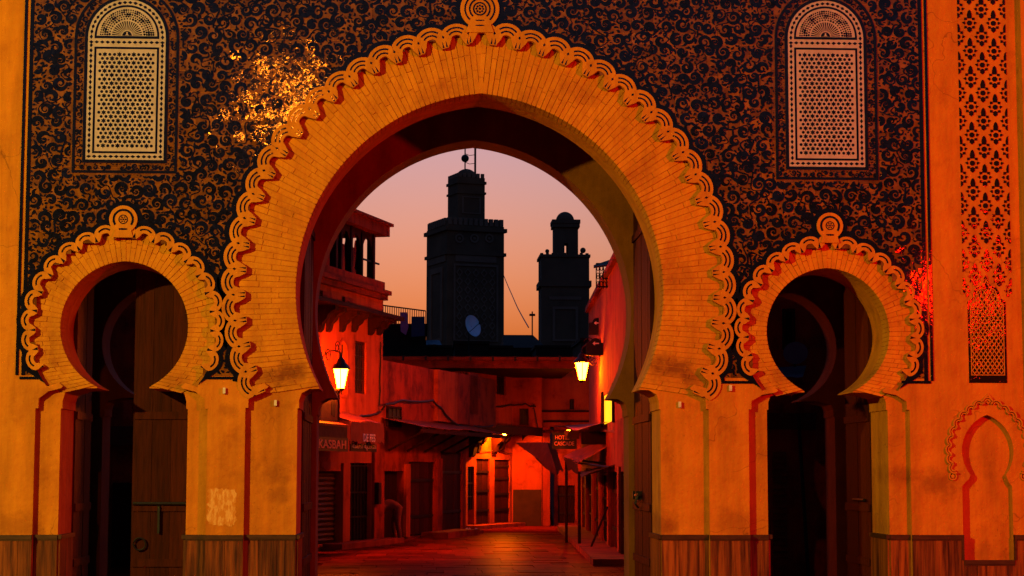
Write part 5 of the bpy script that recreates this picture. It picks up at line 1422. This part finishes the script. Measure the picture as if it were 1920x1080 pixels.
# ============================================================ MINARETS AND ROOFTOPS
def tower_frame(px_corner, px_right, Y, ang):
    p = P(px_corner, 600, Y); u = Vector((math.cos(ang), math.sin(ang)))
    f = Fr((p.x, p.y), (p.x + u.x, p.y + u.y)); return f
T_ = tower_frame(838, 945, 145.0, R(19.5))
side = T_.X(945, 520)
mn = thing('minaret', 'large square minaret with crenellated gallery, small upper tower, dome and two balls', 'minaret', T_.wp(side / 2, side / 2, 0))
zt = T_.Z(838, 420); z_l1, z_l2 = T_.Z(838, 424), T_.Z(838, 470); zm = T_.Z(838, 406.5)
T_.mb().box(0, side, 0, side, -.1, zt).build('shaft', 'stone_dark', mn)
for z, h, o in ((z_l1, .35, .22), (z_l2, .3, .16)):
    T_.mb().box(-o, side + o, -o, side + o, z - h, z).build('string_course', 'stone_dark', mn)
nmer = 11; mw = side / nmer
def merlon(fr, x0, x1, y0, y1, z0, z1): return fr.mb().box(x0, x1, y0, y1, z0, z1).build('merlon', 'stone_pale', mn)
for i in range(nmer):
    x = i * mw + mw * .16
    merlon(T_, x, x + mw * .68, -.05, .3, zt, zm); merlon(T_, x, x + mw * .68, side - .3, side + .05, zt, zm)
    if i not in (0, nmer - 1):
        merlon(T_, -.05, .3, x, x + mw * .68, zt, zm); merlon(T_, side - .3, side + .05, x, x + mw * .68, zt, zm)
T_.mb().box(.05, side - .05, .05, .25, zt, zt + (zm - zt) * .55).build('parapet', 'stone_dark', mn)
T_.mb().box(.05, .25, .26, side - .05, zt, zt + (zm - zt) * .55).build('parapet', 'stone_dark', mn)
# carved panels
for px_ in (861, 889, 917):
    x, z = T_.uv(px_, 447)
    T_.mb().prism(circ(x, z, .42, 16), -.09, -.001, holes=[circ(x, z, .26, 16)]).build('rosette', 'stone_pale', mn)
    T_.mb().prism(circ(x, z, .13, 10), -.09, -.001).build('rosette_boss', 'stone_pale', mn)
xa, xb = side * .14, side * .86; zp0, zp1 = T_.Z(900, 640), T_.Z(900, 500)
T_.mb().prism([(xa - .18, zp0), (xb + .18, zp0), (xb + .18, zp1 + .18), (xa - .18, zp1 + .18)], -.10, -.001, holes=[[(xa, zp0 + .1), (xb, zp0 + .1), (xb, zp1), (xa, zp1)]]).build('panel_frame', 'stone_pale', mn)
lat = MB(T_.xf); nx_ = 5; cw = (xb - xa) / nx_
for j in range(8):
    for i in range(nx_):
        cx = xa + (i + .5) * cw; cz = zp1 - .6 - j * cw * 1.0
        if cz < zp0 + .5: continue
        o = .0 if j % 2 else cw * .0
        lat.prism([(cx - cw * .42 + o, cz), (cx + o, cz - cw * .5), (cx + cw * .42 + o, cz), (cx + o, cz + cw * .5)], -.07, -.001, holes=[[(cx - cw * .26 + o, cz), (cx + o, cz - cw * .32), (cx + cw * .26 + o, cz), (cx + o, cz + cw * .32)]])
lat.build('carved_lattice', 'stone_pale', mn, kind='stuff')
T_.mb().box(xa, xb, -.08, -.001, T_.Z(900, 492), T_.Z(900, 480)).build('tile_band', 'stone_pale', mn)
# left face window panel
TL = Fr(tuple(T_.wp(0, side, 0))[:2], tuple(T_.wp(0, 0, 0))[:2])
TL.mb().prism([(side * .2, zp0), (side * .8, zp0), (side * .8, zp1), (side * .2, zp1)], -.09, -.001, holes=[[(side * .28, zp0 + .3), (side * .72, zp0 + .3), (side * .72, zp1 - .5), (side * .28, zp1 - .5)]]).build('panel_frame', 'stone_pale', mn)
TL.mb().box(side * .06, side * .94, -.08, -.001, T_.Z(900, 492), T_.Z(900, 480)).build('tile_band', 'stone_pale', mn)
# upper tower
k = .5; us0 = side * .26; us1 = side * .74
lt0 = T_.X(852, 380, us0); dx_ = lt0 - us0
ut = sub('upper_tower', mn, T_.wp(side / 2, side / 2, zt))
ws = us1 - us0
zt2 = T_.Z(860, 331, us0)
T_.mb().box(us0 + .1, us1 + .1, us0, us1, zt, zt2).build('shaft', 'stone_dark', ut)
for z, h, o in ((T_.Z(860, 338, us0), .25, .12), (T_.Z(860, 358, us0), .2, .10)):
    T_.mb().box(us0 + .1 - o, us1 + .1 + o, us0 - o, us1 + o, z - h, z).build('string_course', 'stone_dark', ut)
for i in range(6):
    w6 = ws / 6
    T_.mb().box(us0 + .1 + w6 * (i + .15), us0 + .1 + w6 * (i + .85), us0 - .02, us0 + .15, zt2, zt2 + .38).build('merlon', 'stone_pale', ut)
    T_.mb().box(us0 + .08, us0 + .25, us0 + w6 * (i + .15), us0 + w6 * (i + .85), zt2, zt2 + .36).build('merlon', 'stone_pale', ut)
T_.mb().prism([(us0 + .5, T_.Z(870, 400, us0)), (us1 - .3, T_.Z(870, 400, us0)), (us1 - .3, T_.Z(870, 368, us0)), (us0 + .5, T_.Z(870, 368, us0))], us0 - .06, us0 - .001, holes=[[(us0 + .65, T_.Z(870, 400, us0)+.1), (us1 - .45, T_.Z(870, 400, us0)+.1), (us1 - .45, T_.Z(870, 370, us0)), (us0 + .65, T_.Z(870, 370, us0))]]).build('panel_frame', 'stone_pale', ut)
dc = T_.wp((us0 + us1) / 2 + .1, (us0 + us1) / 2, zt2)
dr = ws * .36
MB().lathe([(dr * math.cos(t), .15 + dr * .85 * math.sin(t)) for t in [i * math.pi / 16 for i in range(8)]] + [(.08, .15 + dr * .86)], 20, dc).build('dome', 'stone_dark', ut, True)
fx_ = P(872, 300, dc.y)
def ball(z, r): return MB().lathe([(r * math.sin(t), z - r * math.cos(t)) for t in [.05 + i * (math.pi - .1) / 10 for i in range(11)]], 14, (fx_.x, dc.y, 0)).build('ball', 'iron', ut, True)
MB().tube([(fx_.x, dc.y, zt2 + .6), (fx_.x, dc.y, P(872, 240, dc.y).z)], .07, 6).build('finial_rod', 'iron', ut)
for py_, r in ((297, .36), (272, .29), (252, .2)): ball(P(872, py_, dc.y).z, r)
mx_ = P(891, 300, dc.y)
MB().tube([(mx_.x, dc.y, zt2), (mx_.x, dc.y, P(891, 225, dc.y).z)], .11, 6).build('mast', 'iron', ut)
for py_ in (290, 306): MB().tube([(fx_.x, dc.y, P(872, py_ - 2, dc.y).z), (fx_.x + .4, dc.y, P(872, py_ + 1.5, dc.y).z), (mx_.x, dc.y, P(872, py_, dc.y).z)], .03, 5).build('stay', 'iron', ut)

# second minaret
Y2 = 115.0
m2 = thing('minaret', 'smaller weathered minaret with domed lantern turret and slit window', 'minaret', tuple(P(1060, 650, Y2 + 1.5).xy) + (0,))
def X2(p, y=560): return P(p, y, Y2).x
def Z2(y): return P(1060, y, Y2).z
dep = X2(1104) - X2(1015)
MB().box(X2(1015), X2(1105), Y2, Y2 + dep, -.1, Z2(482)).build('shaft', 'stone_dark', m2)
MB().box(X2(1011, 531), X2(1109, 531), Y2 - .12, Y2 + dep + .12, Z2(537), Z2(526)).build('string_course', 'stone_dark', m2)
random.seed(3)
MB().box(X2(1012, 480), X2(1107, 480), Y2 - .1, Y2 + dep + .1, Z2(482) + .001, Z2(477)).build('cornice', 'stone_dark', m2)
for i in range(9):
    x = X2(1013 + i * 10.6, 478); MB().box(x, x + .22, Y2 - .1, Y2 + .1, Z2(477), Z2(475 - random.uniform(0, 1.5))).build('merlon', 'stone_dark', m2)
MB().box(X2(1030, 600), X2(1090, 600), Y2 - .06, Y2 - .001, Z2(562), Z2(556)).build('band', 'stone_pale', m2)
MB().prism([(X2(1036), Z2(640)), (X2(1084), Z2(640)), (X2(1084), Z2(575)), (X2(1036), Z2(575))], Y2 - .08, Y2 - .001, holes=[[(X2(1041), Z2(636)), (X2(1079), Z2(636)), (X2(1079), Z2(580)), (X2(1041), Z2(580))]]).build('panel_frame', 'stone_pale', m2)
lt2 = sub('lantern_turret', m2, tuple(P(1061, 477, Y2 + dep / 2)))
ly0, ly1 = Y2 + dep * .25, Y2 + dep * .75
def X3(p, y=440): return P(p, y, ly0).x
def Z3(y): return P(1060, y, ly0).z
MB().box(X3(1039), X3(1058.5), ly0, ly1, Z2(477), Z3(426)).build('pier', 'stone_dark', lt2)
MB().box(X3(1064.5), X3(1084), ly0, ly1, Z2(477), Z3(426)).build('pier', 'stone_dark', lt2)
MB().box(X3(1058.6), X3(1064.4), ly0, ly1, Z3(456), Z3(426)).build('head', 'stone_dark', lt2)
MB().box(X3(1036), X3(1087), ly0 - .15, ly1 + .15, Z3(426) + .001, Z3(419)).build('cornice', 'stone_dark', lt2)
MB().box(X3(1035), X3(1088), ly0 - .2, ly1 + .2, Z3(419) + .001, Z3(412)).build('cornice', 'stone_dark', lt2)
r2 = (X3(1078) - X3(1043)) / 2
MB().lathe([(r2 * math.cos(t), r2 * 1.02 * math.sin(t)) for t in [i * math.pi / 16 for i in range(8)]] + [(.03, r2 * 1.03)], 18, (P(1061, 411, ly0).x, (ly0 + ly1) / 2, Z3(412))).build('dome', 'stone_dark', lt2, True)
for px_, r in ((1093, 5.5), (1026, 4)):
    q = P(px_, 475 - r, Y2 + .5); rr = r / 25.6
    MB().lathe([(rr * math.sin(t), -rr * math.cos(t)) for t in [.05 + i * (math.pi - .1) / 9 for i in range(10)]], 12, (q.x, q.y, q.z)).build('corner_ball', 'stone_dark', m2, True)

# roofs between the street and the minarets
def block(px0, px1, py, Y, dep, label, m='roof_dark', name='roof_house', slope=None):
    a, b = P(px0, py, Y), P(px1, py, Y)
    h = thing(name, label, 'house', ((a.x + b.x) / 2, Y, 0))
    MB().box(a.x, b.x, Y, Y + dep, -.1, a.z).build('wall', m, h)
    if slope:
        zt_ = P(px0, slope[2], Y).z; q0, q1 = P(slope[0], py, Y).x, P(slope[1], py, Y).x
        MB().add([(a.x, Y - .1, a.z), (b.x, Y - .1, a.z), (q1, Y + dep * .5, zt_), (q0, Y + dep * .5, zt_), (a.x, Y + dep, a.z), (b.x, Y + dep, a.z)], [(0, 1, 2, 3), (5, 4, 3, 2), (1, 5, 2), (4, 0, 3)]).build('roof', m, h)
    else:
        MB().box(a.x - .06, b.x + .06, Y - .06, Y + dep, a.z + .001, a.z + .12).build('coping', m, h)
    return h
r1 = block(700, 799, 612, 55, 6, 'dark rooftop house with a railed terrace left of the large minaret')
block(797, 960, 652, 62, 6, 'low dark roof below the large minaret')
block(944, 1024, 652, 70, 8, 'dark house with a hipped roof between the two minarets', slope=(950, 1008, 617))
block(853, 915, 645, 50, 4, 'small flat-roofed dark house right below the satellite dish')
block(1005, 1118, 652, 66, 6, 'dark roof at the foot of the smaller minaret')
block(1090, 1180, 640, 45, 4, 'dark house behind the arrow signs')
# far town and hills so that the low sky ends on roofs
hill = MB(); random.seed(9); pts = []
for i in range(61): pts.append((-1500 + 50 * i, 18 + 9 * math.sin(i * .35) + random.uniform(-2, 2)))
hill.prism([(-1500, -5)] + pts + [(1500, -5)], 900, 1200)
mat('hill', (.05, .04, .045), (.04, .03, .035), rough=1, scale=.02)
hill.build('hills', 'hill', None, kind='structure')
# terrace railing
tr_ = thing('terrace_railing', 'thin iron railing round the rooftop terrace left of the large minaret', 'railing', tuple(P(755, 612, 55)))
a, b = P(706, 571, 55), P(798, 583, 55); zb_0 = P(750, 612, 55).z + .12
MB().tube([a, b], .03, 5).build('rail', 'iron', tr_)
for i in range(23):
    s = i / 22; x = a.x + (b.x - a.x) * s; MB().tube([(x, 55, zb_0), (x, 55, a.z + (b.z - a.z) * s)], .016, 4).build('bar', 'iron', tr_)
lx, lz = XZ(757, 590, 54.6)
cl = MB().prism([(lx - .16, lz + .1), (lx + .14, lz + .1), (lx + .2, lz - .5), (lx + .1, lz - .85), (lx - .12, lz - .7)], 54.6, 54.62).build('laundry', 'cloth_pink', None, org=(lx, 54.6, lz)); tag(cl, 'pink garment drying on the rooftop railing', 'laundry')
lx, lz = XZ(785, 598, 54.6)
cl = MB().prism([(lx - .3, lz + .1), (lx + .25, lz + .1), (lx + .25, lz - .7), (lx - .3, lz - .75)], 54.6, 54.62).build('laundry', 'cloth_blue', None, org=(lx, 54.6, lz)); tag(cl, 'dark blue garment drying on the rooftop railing', 'laundry')
ta, tb_ = P(798, 636, 57), P(824, 646, 57)
tp = sheet([(ta.x, 57.6, ta.z), (tb_.x, 57.6, ta.z), (tb_.x + .1, 57, tb_.z), (ta.x - .05, 57, tb_.z)], 5, 3, sag=.04).build('tarpaulin', 'dish_dim', None, org=(ta.x, 57, tb_.z)); tag(tp, 'dull grey tarpaulin over a roof edge at the foot of the large minaret', 'tarpaulin')
# satellite dish
Yd = 49.0; dcn = P(884, 612, Yd); ds = thing('satellite_dish', 'pale round satellite dish on a roof before the large minaret', 'satellite dish', tuple(P(890, 645, Yd)))
prof = [(.02, 0)] + [(.43 * i / 8, .09 * (i / 8) ** 2) for i in range(1, 9)]
me_ = MB().lathe(prof, 28).v
axis = Vector((.72, -.66, .25)).normalized(); rot = Vector((0, 0, 1)).rotation_difference(axis).to_matrix()
dm_ = MB(); n = 28
vsd = [tuple(dcn + rot @ v) for v in me_]; vsb = [tuple(dcn + rot @ (v - Vector((0, 0, .015)))) for v in me_]
N = len(vsd); fsd = []
for i in range(len(prof) - 1):
    for k in range(n):
        q = (k + 1) % n; fsd.append((i * n + k, i * n + q, (i + 1) * n + q, (i + 1) * n + k)); fsd.append(tuple(v + N for v in fsd[-1][::-1]))
dm_.add(vsd + vsb, fsd).build('reflector', 'dish_metal', ds, True)
MB().tube([dcn + axis * .02 + rot @ Vector((0, -.4, .07)), dcn + axis * .42], .012, 5).build('feed_arm', 'iron', ds)
MB().lathe([(.03, -.05), (.03, .05)], 8, tuple(dcn + axis * .42)).build('feed_horn', 'iron', ds)
pb = P(890, 645, Yd)
MB().tube([dcn - axis * .03, Vector((dcn.x - .1, dcn.y + .1, dcn.z - .2)), Vector((dcn.x - .1, dcn.y + .1, pb.z - .6))], .03, 6).build('mast', 'iron', ds)
# roof aerial
q0 = P(998, 620, 72); an = thing('roof_aerial', 'thin roof aerial with crossbars between the minarets', 'aerial', (q0.x, 72, q0.z - .3))
MB().tube([(q0.x, 72, q0.z - .4), (q0.x, 72, P(998, 584, 72).z)], .035, 5).build('mast', 'iron', an)
for py_, w_ in ((591, .15), (590, .14)):
    z = P(998, py_, 72).z; MB().tube([(q0.x - w_, 72, z), (q0.x + w_, 72, z)], .05, 5).build('crossbar', 'iron', an)
cable([tuple(P(944, 515, 150)), tuple(P(966, 568, 110)), tuple(P(991, 614, 76))], .035, 'long wire running down from the large minaret to a roof', name='overhead_wire')

# ============================================================ houses seen through the small arches
sh = thing('side_house', 'dark house seen through the right small arch with louvred shutter', 'house', (7.0, 7.0, 0))
MB().box(4.9, 10.5, 6.4, 7.1, -.1, 5.2).build('wall', 'wall_red', sh)
lv = sub('louvre_shutter', sh, tuple(P(1462, 1040, 6.3)))
x0_, x1_ = P(1450, 940, 6.3).x, P(1476, 940, 6.3).x; zz0, zz1 = P(1462, 1045, 6.3).z, P(1462, 845, 6.3).z
nsl = 17
for i in range(nsl):
    z = zz0 + (zz1 - zz0) * i / nsl
    MB().add([(x0_, 6.30, z), (x1_, 6.30, z), (x1_, 6.37, z + .085), (x0_, 6.37, z + .085), (x0_, 6.31, z - .01), (x1_, 6.31, z - .01), (x1_, 6.38, z + .075), (x0_, 6.38, z + .075)], [(0, 1, 2, 3), (7, 6, 5, 4), (0, 4, 5, 1), (2, 6, 7, 3)]).build('slat', 'tin', lv)
MB().box(x0_ - .1, x1_ + .45, 6.15, 6.30, P(1462, 805, 6.3).z, P(1462, 775, 6.3).z).build('shop_lintel', 'canvas_dark', sh)
window(Fr((0, 6.4), (1, 6.4)), sh, P(1472, 610, 6.4).x, P(1484, 610, 6.4).x, P(1478, 650, 6.4).z, P(1478, 585, 6.4).z, y=-.02, bars=1)
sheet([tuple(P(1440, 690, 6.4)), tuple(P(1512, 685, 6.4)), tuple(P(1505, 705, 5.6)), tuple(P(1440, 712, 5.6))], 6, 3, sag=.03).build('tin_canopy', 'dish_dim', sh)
dd = P(1492, 664, 6.0)
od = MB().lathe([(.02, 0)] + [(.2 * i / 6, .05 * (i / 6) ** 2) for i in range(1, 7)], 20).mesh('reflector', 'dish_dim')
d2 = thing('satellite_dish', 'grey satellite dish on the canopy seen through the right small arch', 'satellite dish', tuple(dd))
o_ = inst('reflector', od, d2, tuple(dd)); o_.rotation_euler = (R(70), 0, R(-15))
MB().tube([dd + Vector((0, .04, 0)), dd + Vector((0, .1, -.2))], .02, 6).build('mast', 'iron', d2)
pl_ = P(1497, 780, 5.9)
tag(MB().tube([tuple(pl_), (P(1514, 940, 5.5).x, 5.5, 0.0)], .03, 6).build('leaning_pole', 'dark_wood', None, org=(P(1514, 940, 5.5).x, 5.5, 0)), 'dark pole leaning under the canopy behind the right small arch', 'pole')
s3 = thing('back_house', 'dark shop wall seen through the left small arch', 'house', (-6, 8.5, 0))
MB().box(-10, -3.2, 8.2, 8.9, -.1, 5.0).build('wall', 'wall_red', s3)
xx0, xx1 = P(213, 900, 8.2).x, P(245, 900, 8.2).x
MB().box(xx0, xx1 + .8, 8.12, 8.199, .05, P(230, 905, 8.2).z).build('shop_door', 'dark_wood', s3)
MB().box(xx0 - .1, xx1 + .8, 7.7, 8.199, P(230, 835, 8).z, P(230, 800, 8).z).build('canopy', 'canvas_dark', s3)
o = MB().prism([XZ(231, 742, 7.6), XZ(246, 746, 7.6), XZ(247, 790, 7.6), XZ(238, 780, 7.6), XZ(232, 788, 7.6)], 7.6, 7.62).build('hanging_cloth', 'canvas_red', None, org=tuple(P(238, 790, 7.6))); tag(o, 'red cloth hanging by the shop behind the left small arch', 'cloth')

# ============================================================ PERSON bending at the shop door
pb_ = G(733, 1017); bx_, by_ = pb_.x, pb_.y
nodes = []; edges = []
def nd(x, y, z, r, par=None):
    nodes.append((x, y, z, r))
    if par is not None: edges.append((par, len(nodes) - 1))
    return len(nodes) - 1
H_ = nd(.16, 0, .86, .15)
s1 = nd(.02, 0, .90, .155, H_); s2_ = nd(-.14, 0, .87, .165, s1); s3_ = nd(-.27, 0, .80, .15, s2_)
nk = nd(-.36, 0, .73, .065, s3_); hd1 = nd(-.42, -.01, .67, .085, nk); hd2 = nd(-.47, -.02, .60, .092, hd1); hd3 = nd(-.50, -.02, .53, .07, hd2)
for sy in (-1, 1):
    hp = nd(.17, sy * .10, .80, .115, H_); kn = nd(.10 - sy * .05, sy * .11, .47, .078, hp); cf = nd(.13 - sy * .06, sy * .11, .28, .065, kn); ak = nd(.16 - sy * .06, sy * .11, .09, .045, cf); ft = nd(.03 - sy * .06, sy * .12, .045, .042, ak); nd(-.06 - sy * .06, sy * .125, .035, .03, ft)
    sh_ = nd(-.27, sy * .17, .74, .072, s3_); el = nd(-.30, sy * .20, .50, .052, sh_); wr = nd(-.40, sy * .15, .32, .036, el); pm_ = nd(-.43, sy * .14, .26, .032, wr)
    for q in range(4): 
        f1 = nd(-.455 - .004 * q, sy * (.165 - .018 * q), .215 - .004 * (1 - abs(q - 1.5)), .0095, pm_); nd(-.46, sy * (.165 - .018 * q), .185 - .006 * (1.5 - abs(q - 1.5)), .0085, f1)
    t1_ = nd(-.405, sy * .115, .235, .0105, pm_); nd(-.41, sy * .105, .205, .009, t1_)
me = bpy.data.meshes.new('body'); me.from_pydata([n_[:3] for n_ in nodes], edges, [])
person = thing('person', 'person in a brown jacket bending forward at a shop door', 'person', (bx_, by_, 0))
bd = bpy.data.objects.new('body', me); col.objects.link(bd); bd.parent = person
sk = bd.modifiers.new('skin', 'SKIN'); sk.use_smooth_shade = True
for i, n_ in enumerate(nodes):
    v = me.skin_vertices[0].data[i]; v.radius = (n_[3], n_[3]); v.use_root = (i == 0)
ss = bd.modifiers.new('sub', 'SUBSURF'); ss.levels = 1; ss.render_levels = 1
me.materials.append(MATS['jacket'])
hr = MB().lathe([(.02, .115), (.06, .10), (.098, .05), (.106, 0), (.10, -.05), (.085, -.075)], 14).mesh('hair', 'hair', smooth=True)
ho = inst('hair', hr, person, (bx_ - .455, by_ - .015, .635)); ho.rotation_euler = (0, R(-150 + 60), 0)
